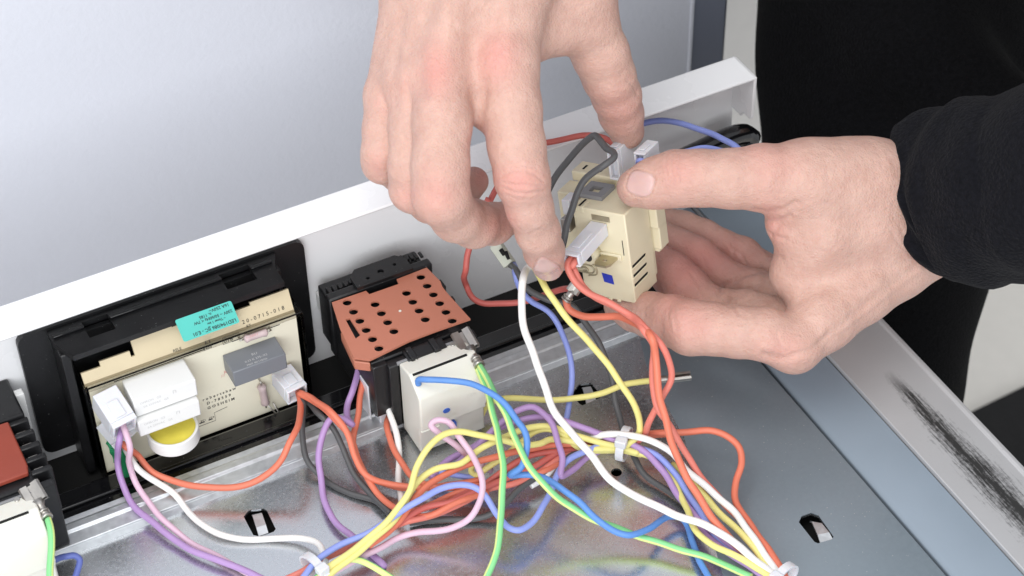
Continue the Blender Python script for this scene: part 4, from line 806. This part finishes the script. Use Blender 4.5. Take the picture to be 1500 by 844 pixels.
class Skin:
    """a hand surface with creases, tendons, redness and nails laid on it"""
    def __init__(s, V, Fq):
        s.V, s.F = V, Fq; s.N = normals(V, Fq); s.red = np.zeros(len(V)); s.nail = np.zeros(len(V)); s.disp = np.zeros(len(V))
        s.px, s.py, s.d = proj_many(V); s.front = np.clip(-(s.N@FWD)*3+.3, 0, 1)
    def win(s, dr): return s.front*((s.d > dr[0]) & (s.d < dr[1]))
    def groove(s, pl_, wpx, dep, dr=(0, 2000)):
        s.disp -= 1.3*dep*np.exp(-(seg_dist(s.px, s.py, pl_)/wpx)**2)*s.win(dr)
    def spot(s, px, py, rx, ry, amt, dr=(0, 2000), lift=0.0, rot=0.0):
        c_, n_ = math.cos(rot), math.sin(rot); u = (s.px-px)*c_+(s.py-py)*n_; v = -(s.px-px)*n_+(s.py-py)*c_
        g = np.exp(-(u/rx)**2-(v/ry)**2)*s.win(dr); s.red = np.clip(s.red+1.35*amt*g, 0, 1); s.disp += lift*g
    def nail_at(s, px, py, rx, ry, rot, dr=(0, 2000), p=3.0):
        c_, n_ = math.cos(rot), math.sin(rot); u = ((s.px-px)*c_+(s.py-py)*n_)/rx; v = (-(s.px-px)*n_+(s.py-py)*c_)/ry
        q = (np.abs(u)**p+np.abs(v)**p)**(1/p); k = np.clip((1.0-q)/.10+.5, 0, 1)*s.win(dr); s.nail = np.maximum(s.nail, k)
        s.disp -= .5*np.exp(-((q-1.06)/.06)**2)*s.win(dr); s.disp += .12*k
    def done(s): return s.V+s.N*s.disp[:, None]
def proj_many(V):
    q = V-CAM; z = q@FWD; return 750+F*(q@CX)/z, 422-F*(q@CY)/z, z
def mm(px, d): return px*d/F
def ch(pts): return [(D(p[0], p[1], p[2]), mm(p[3], p[2])) for p in pts]
def build_hand(palm, fingers, lo, hi, kf=5.0, kp=6.0, vs=VS, it=3):
    f = Field(lo, hi, vs); P = f.new()
    for c_ in palm: f.chain(P, ch(c_), kp)
    tot = P.copy()
    for c_, k in fingers:
        A = f.new(); f.chain(A, ch(c_), 2.2); h = smin(P, A, k); tot = smin(tot, h, .5)
    V, Fq = surface_nets(tot, f.lo, vs); return relax(V, Fq, it), Fq
def bounds(chains, pad=6):
    P = np.array([np.r_[D(*p[:3])-mm(p[3], p[2]), D(*p[:3])+mm(p[3], p[2])] for c_ in chains for p in c_]); return P[:, :3].min(0)-pad, P[:, 3:].max(0)+pad
# ---- upper hand, seen from the back
palmA = [[(736, 95, 655, 46), (760, -40, 660, 52), (770, -190, 690, 62)], [(648, 98, 653, 44), (690, -40, 655, 52), (735, -190, 690, 62)],
         [(600, 118, 660, 38), (640, -30, 662, 48), (710, -190, 695, 60)], [(566, 140, 668, 30), (605, -20, 668, 42), (690, -190, 700, 58)],
         [(775, 60, 668, 34), (826, 40, 676, 33), (850, 20, 680, 36)], [(700, 120, 655, 34), (704, 168, 655, 18)], [(612, 120, 656, 26), (614, 165, 656, 14)], [(790, 0, 672, 46), (850, -20, 676, 46), (800, -150, 690, 55)], [(735, -180, 692, 72), (770, -330, 720, 88), (800, -480, 760, 98)]]
fA = [([(741, 92, 655, 47), (748, 160, 653, 45), (757, 215, 652, 41.5), (765, 262, 652, 40), (776, 305, 658, 33.5), (788, 340, 667, 32), (797, 368, 680, 29), (803, 388, 690, 24)], 5.0),
      ([(650, 98, 653, 45), (648, 180, 647, 43), (645, 245, 645, 42), (646, 288, 648, 42), (668, 318, 660, 36), (694, 328, 672, 35), (722, 328, 686, 30), (742, 320, 694, 26)], 4.0),
      ([(606, 118, 660, 38), (606, 190, 655, 36), (604, 245, 655, 35), (605, 277, 659, 34), (630, 296, 672, 30), (668, 290, 690, 28), (694, 266, 700, 22)], 3.0),
      ([(566, 140, 668, 33), (562, 190, 664, 30), (560, 225, 664, 30), (560, 239, 667, 29), (585, 255, 682, 26), (625, 262, 700, 24), (650, 250, 708, 20)], 3.0),
      ([(832, -40, 676, 54), (862, 38, 682, 44), (880, 80, 687, 41.5), (892, 112, 692, 38.5), (903, 140, 700, 35.5), (910, 167, 709, 32), (918, 193, 716, 26)], 6.0)]
lo, hi = bounds(palmA[:6]+[c_ for c_, _ in fA])
lo2, hi2 = bounds([[(736, 95, 655, 46), (660, 300, 655, 60), (540, 0, 670, 30), (930, 190, 715, 28), (770, -140, 690, 66)], fA[0][0], fA[1][0], fA[2][0], fA[3][0]])
VA, FA = build_hand(palmA, fA, lo2, hi2)
A_ = Skin(VA, FA)
A_.spot(728, 85, 32, 38, .42, lift=.9); A_.spot(640, 105, 26, 42, .40, lift=.9); A_.spot(592, 128, 16, 26, .12, lift=.5); A_.spot(560, 150, 14, 24, .12, lift=.4)
A_.spot(762, 266, 30, 24, .40, lift=.3); A_.spot(640, 285, 28, 34, .28, lift=.5); A_.spot(592, 288, 18, 22, .22); A_.spot(552, 245, 16, 22, .20); A_.spot(800, 392, 34, 22, .2); A_.spot(735, 325, 26, 26, .35); A_.spot(905, 165, 40, 40, .22); A_.spot(707, 262, 20, 30, .4); A_.spot(700, 205, 14, 20, .45)
A_.groove([(735, 258), (750, 251), (768, 250), (785, 256), (795, 266)], 2.2, .32); A_.groove([(736, 266), (752, 270), (772, 270), (792, 274)], 2.0, .30); A_.groove([(738, 276), (755, 282), (775, 283), (796, 279)], 2.2, .34); A_.groove([(742, 286), (760, 293), (780, 292)], 2.0, .18); A_.groove([(745, 246), (765, 243), (785, 247)], 2.0, .16)
for dy in range(4): A_.groove([(708+dy*2, 80+dy*11), (722, 76+dy*12), (742, 82+dy*12)], 2.0, .10)
A_.groove([(703, 190), (706, 150), (712, 120)], 7, .5); A_.groove([(700, 140), (690, 60), (690, 0)], 16, .8); A_.groove([(616, 130), (610, 60), (640, -20)], 12, .7); A_.groove([(578, 150), (575, 100), (590, 20)], 9, .6)
A_.spot(742, 20, 12, 60, 0, lift=.7); A_.spot(655, 20, 10, 60, 0, lift=.7); A_.spot(612, 40, 8, 60, 0, lift=.4)
A_.groove([(778, 342), (792, 336), (812, 338)], 2.2, .16); A_.groove([(920, 118), (928, 126), (934, 140)], 3, .25)
A_.nail_at(802, 397, 20, 15, .5, dr=(0, 700)); VA = A_.done()
# ---- lower hand, seen from the thumb side
palmB = [[(1163, 506, 702, 38), (1206, 466, 707, 44), (1256, 421, 712, 50), (1311, 383, 716, 51), (1365, 352, 718, 47), (1470, 300, 706, 46)], [(1165, 478, 724, 38), (1215, 420, 728, 46), (1300, 350, 730, 50)], [(1160, 458, 742, 34), (1215, 400, 744, 42), (1310, 335, 738, 50)],
         [(1150, 430, 760, 30), (1210, 380, 760, 40), (1310, 330, 742, 48)], [(1172, 400, 712, 44), (1205, 335, 706, 60), (1275, 318, 711, 70), (1360, 302, 718, 66), (1470, 278, 706, 66)],
         [(1150, 325, 704, 28), (1190, 268, 700, 57), (1270, 268, 705, 61), (1345, 270, 714, 60), (1470, 245, 704, 58)]]
fB = [([(1163, 506, 702, 39), (1120, 490, 700, 38), (1080, 486, 702, 38), (1045, 482, 704, 38), (1012, 480, 707, 40), (985, 470, 714, 37), (955, 462, 722, 33), (930, 455, 729, 30), (908, 448, 734, 24)], 4.0),
      ([(1150, 470, 722, 34), (1095, 456, 730, 31), (1058, 452, 737, 28), (1035, 447, 740, 30), (1005, 424, 746, 35), (985, 402, 750, 32), (968, 386, 752, 27)], 1.4),
      ([(1150, 440, 742, 32), (1108, 425, 750, 30), (1075, 414, 757, 27), (1050, 402, 761, 29), (1020, 378, 765, 31), (995, 366, 768, 29), (970, 350, 770, 26)], 1.4),
      ([(1145, 410, 760, 30), (1112, 396, 768, 29), (1085, 378, 775, 31), (1058, 363, 779, 26), (1030, 348, 782, 26), (1000, 336, 784, 26), (975, 326, 784, 22)], 1.4),
      ([(1230, 268, 703, 60), (1170, 265, 698, 53), (1120, 262, 696, 48), (1070, 262, 695, 43), (1025, 261, 696, 41), (990, 262, 697, 41), (958, 269, 698, 37), (932, 275, 699, 29)], 6.0)]
lo3, hi3 = bounds([c_ for c_, _ in fB]+[[(1340, 300, 716, 84), (1440, 300, 706, 90)], palmB[0][:5], palmB[1], palmB[3], palmB[4][:4], palmB[5][:4]])
VB, FB = build_hand(palmB, fB, lo3, hi3)
B_ = Skin(VB, FB)
B_.spot(1000, 245, 34, 22, .18, lift=.4); B_.spot(1135, 240, 40, 34, .18, lift=.7); B_.spot(1105, 215, 24, 16, .08, lift=.6); B_.spot(1125, 330, 26, 40, .30); B_.spot(1145, 510, 36, 26, .22, lift=.5); B_.spot(1010, 480, 40, 26, .22, lift=.3); B_.spot(1000, 380, 60, 50, .35); B_.spot(1060, 375, 60, 40, .32); B_.spot(985, 430, 50, 40, .25); B_.spot(990, 265, 30, 30, .15)
B_.groove([(1105, 308), (1125, 312), (1150, 306), (1165, 296)], 4, .5); B_.groove([(1114, 320), (1135, 325), (1158, 318)], 3, .35); B_.groove([(1116, 335), (1130, 345), (1150, 350)], 3, .35); B_.groove([(1118, 360), (1128, 372), (1145, 378)], 4, .35); B_.groove([(1117, 395), (1090, 402), (1060, 418), (1052, 430), (1062, 440)], 4.5, .7); B_.groove([(1062, 440), (1085, 432), (1115, 412), (1125, 395)], 4, .35); B_.groove([(1070, 448), (1095, 440), (1110, 428)], 3, .25)
for px in (978, 986, 997): B_.groove([(px, 226), (px-3, 245), (px+2, 268)], 2.0, .16)
for px in (982, 990): B_.groove([(px, 445), (px-3, 462), (px+1, 485)], 2.2, .16)
B_.groove([(1075, 365), (1085, 372), (1092, 384)], 2.5, .3); B_.groove([(1068, 358), (1074, 368), (1076, 380)], 2.2, .2); B_.groove([(1012, 400), (1024, 418), (1030, 436)], 2.6, .25); B_.groove([(1028, 372), (1034, 384), (1034, 398)], 2.4, .2); B_.groove([(1058, 425), (1075, 446), (1082, 460)], 3, .25); B_.groove([(1300, 330), (1318, 360), (1345, 385)], 2.5, .12); B_.groove([(1310, 320), (1330, 355), (1358, 380)], 2.5, .12); B_.groove([(1170, 300), (1140, 330), (1125, 352)], 5, .3)
B_.groove([(1138, 490), (1143, 505), (1152, 515)], 2.2, .22); B_.groove([(1120, 520), (1150, 524), (1190, 512), (1215, 490)], 6, .5); B_.groove([(1215, 505), (1270, 450), (1340, 400)], 14, .8); B_.groove([(1228, 490), (1290, 440), (1350, 395)], 5, -.4)
B_.groove([(1240, 215), (1260, 300), (1330, 380)], 22, -.3)
B_.nail_at(938, 269, 19, 18, .30, dr=(0, 702), p=3.2); VB = B_.done()
# ---- arms and trunk under the clothes, coarse
fC = Field((-150, -60, -420), (560, 560, 620), 7.0); C0 = fC.new()
TR = [(1120, -900, 760, 300), (1215, -520, 800, 300), (1300, -230, 880, 240), (1340, -60, 930, 215), (1325, 60, 925, 205), (1300, 300, 915, 185), (1255, 560, 915, 148), (1190, 900, 930, 120)]  # unseen upper trunk leans left to darken reflections in the sheet
fC.chain(C0, [(p, r-8) for p, r in ch(TR)], 20)
sh1 = D(1560, -520, 830); sh2 = D(980, -800, 790); el1 = D(1950, 60, 730); el2 = D(760, -950, 770)
fC.chain(C0, [(D(1440, 285, 706), 17), (D(1600, 250, 676), 25), (el1, 36), (sh1, 46), (D(1200, -560, 800), 70)], 12)
fC.chain(C0, [(D(770, -260, 715), 19), (D(810, -480, 760), 27), (el2, 36), (sh2, 46), (D(1200, -560, 800), 70)], 12)
VC, FC = surface_nets(C0, fC.lo, 7.0)
V = np.concatenate([VA, VB, VC]); Fq = np.concatenate([FA, FB+len(VA), FC+len(VA)+len(VB)])
pl0 = D(1300, 300, 915)
person = raw_mesh('person', V-pl0, Fq, 'skin'); person.location = Vector(pl0)*MM; FR[person.name] = (pl0, np.eye(3))
for nme, arr in (('red', np.r_[A_.red, B_.red, np.zeros(len(VC))]), ('nail', np.r_[A_.nail, B_.nail, np.zeros(len(VC))])):
    a = person.data.attributes.new(nme, 'FLOAT', 'POINT'); a.data.foreach_set('value', arr.astype(np.float32))
tag(person, 'person in black fleece and trousers holding the beige regulator with both hands', 'person')
# ---- clothes
def wob(V, N, amp, sc, seed):
    from mathutils import noise
    return V+N*np.array([[noise.noise(Vector(p/sc+seed))*amp] for p in V])
fD = Field((-60, -80, -420), (560, 560, 620), 4.0); J = fD.new()
fD.chain(J, ch(TR[:6]), 14)
fD.chain(J, [(D(1250, -60, 880), 20), (D(1330, 60, 868), 24), (D(1420, 160, 860), 22), (D(1520, 230, 855), 24)], 12)
fD.chain(J, [(sh1, 62), (D(1200, -560, 800), 86)], 14); fD.chain(J, [(sh2, 60), (D(1200, -560, 800), 86)], 14)
VJ, FJ = surface_nets(J, fD.lo, 4.0); VJ = relax(VJ, FJ, 4); VJ = wob(VJ, normals(VJ, FJ), 3.0, 45, 3)
raw_mesh('fleece_jacket', VJ, FJ, 'cotton', person)
T_ = fD.new(); fD.chain(T_, [(p, r-1.5) for p, r in ch(TR[5:])], 14)
VT, FT = surface_nets(T_, fD.lo, 4.0); VT = relax(VT, FT, 3); VT = wob(VT, normals(VT, FT), 2.5, 50, 9); raw_mesh('trousers', VT, FT, 'trouser', person)
def sleeve(name, rings, parent, mt, th=2.2, n=56, fold=1.6, seed=0):
    """open sleeve: rings = (centre, radius across, radius deep), thick cloth with a rolled hem"""
    from mathutils import noise
    Cn = np.array([r_[0] for r_ in rings]); k = len(rings); Cs = spline(Cn, 10); m_ = len(Cs); ra = np.interp(np.linspace(0, k-1, m_), range(k), [r_[1] for r_ in rings]); rb_ = np.interp(np.linspace(0, k-1, m_), range(k), [r_[2] for r_ in rings])
    T = np.gradient(Cs, axis=0); T /= np.linalg.norm(T, axis=1)[:, None]
    if len(rings[0]) > 3: T[:6] = np.array([rings[0][3]*(1-i/6)+T[6]*(i/6) for i in range(6)]); T /= np.linalg.norm(T, axis=1)[:, None]
    V = []; 
    for lay in (0, 1):
        for i in range(m_):
            s1 = np.cross(T[i], FWD); s1 /= np.linalg.norm(s1); s2_ = np.cross(T[i], s1)
            for j in range(n):
                t = 2*PI*j/n; p = Cs[i]; f_ = noise.noise(Vector((math.cos(t)*1.5+seed, math.sin(t)*1.5, i*.16)))*fold*min(1, i/8)
                V.append(p+s1*math.cos(t)*(ra[i]+f_-lay*th)+s2_*math.sin(t)*(rb_[i]+f_-lay*th))
    V = np.array(V); Fq = []
    for i in range(m_-1):
        for j in range(n):
            j2 = (j+1) % n; a = i*n
            Fq.append((a+j, a+j2, a+n+j2, a+n+j)); b0 = m_*n+a; Fq.append((b0+n+j, b0+n+j2, b0+j2, b0+j))
    for j in range(n): j2 = (j+1) % n; Fq.append((j2, j, m_*n+j, m_*n+j2))
    return raw_mesh(name, V, np.array(Fq), mt, parent)
ax1 = (D(1420, 280, 700)-D(1352, 301, 717)); ax1 /= np.linalg.norm(ax1)
c0 = D(1359, 300, 717)
slv = sleeve('sleeve', [(c0+ax1*3.4, 26.6, 23.2, ax1), (c0+ax1*7, 29.4, 25.5), (D(1400, 284, 707), 30.8, 27), (D(1440, 279, 698), 32.6, 30), (D(1500, 271, 688), 33, 33), (D(1600, 250, 672), 36, 36), (D(1760, 160, 680), 44, 44), (el1, 50, 50)], person, 'fleece', seed=2, fold=3.2)
sleeve('cuff_hem', [(c0-ax1*.6, 25.0, 21.6, ax1), (c0+ax1*.4, 25.7, 22.2, ax1), (c0+ax1*2.4, 26.2, 22.8, ax1), (c0+ax1*4.8, 26.3, 22.8, ax1)], slv, 'navy', th=3, fold=0)
sleeve('sleeve', [(el1, 50, 50), (D(1850, -200, 870), 54, 54), (sh1, 62, 62)], person, 'fleece', seed=4)
sleeve('sleeve', [(D(790, -330, 730), 28, 28), (D(810, -480, 760), 34, 34), (el2, 48, 48), (D(870, -880, 780), 54, 54), (sh2, 62, 62)], person, 'fleece', seed=6)
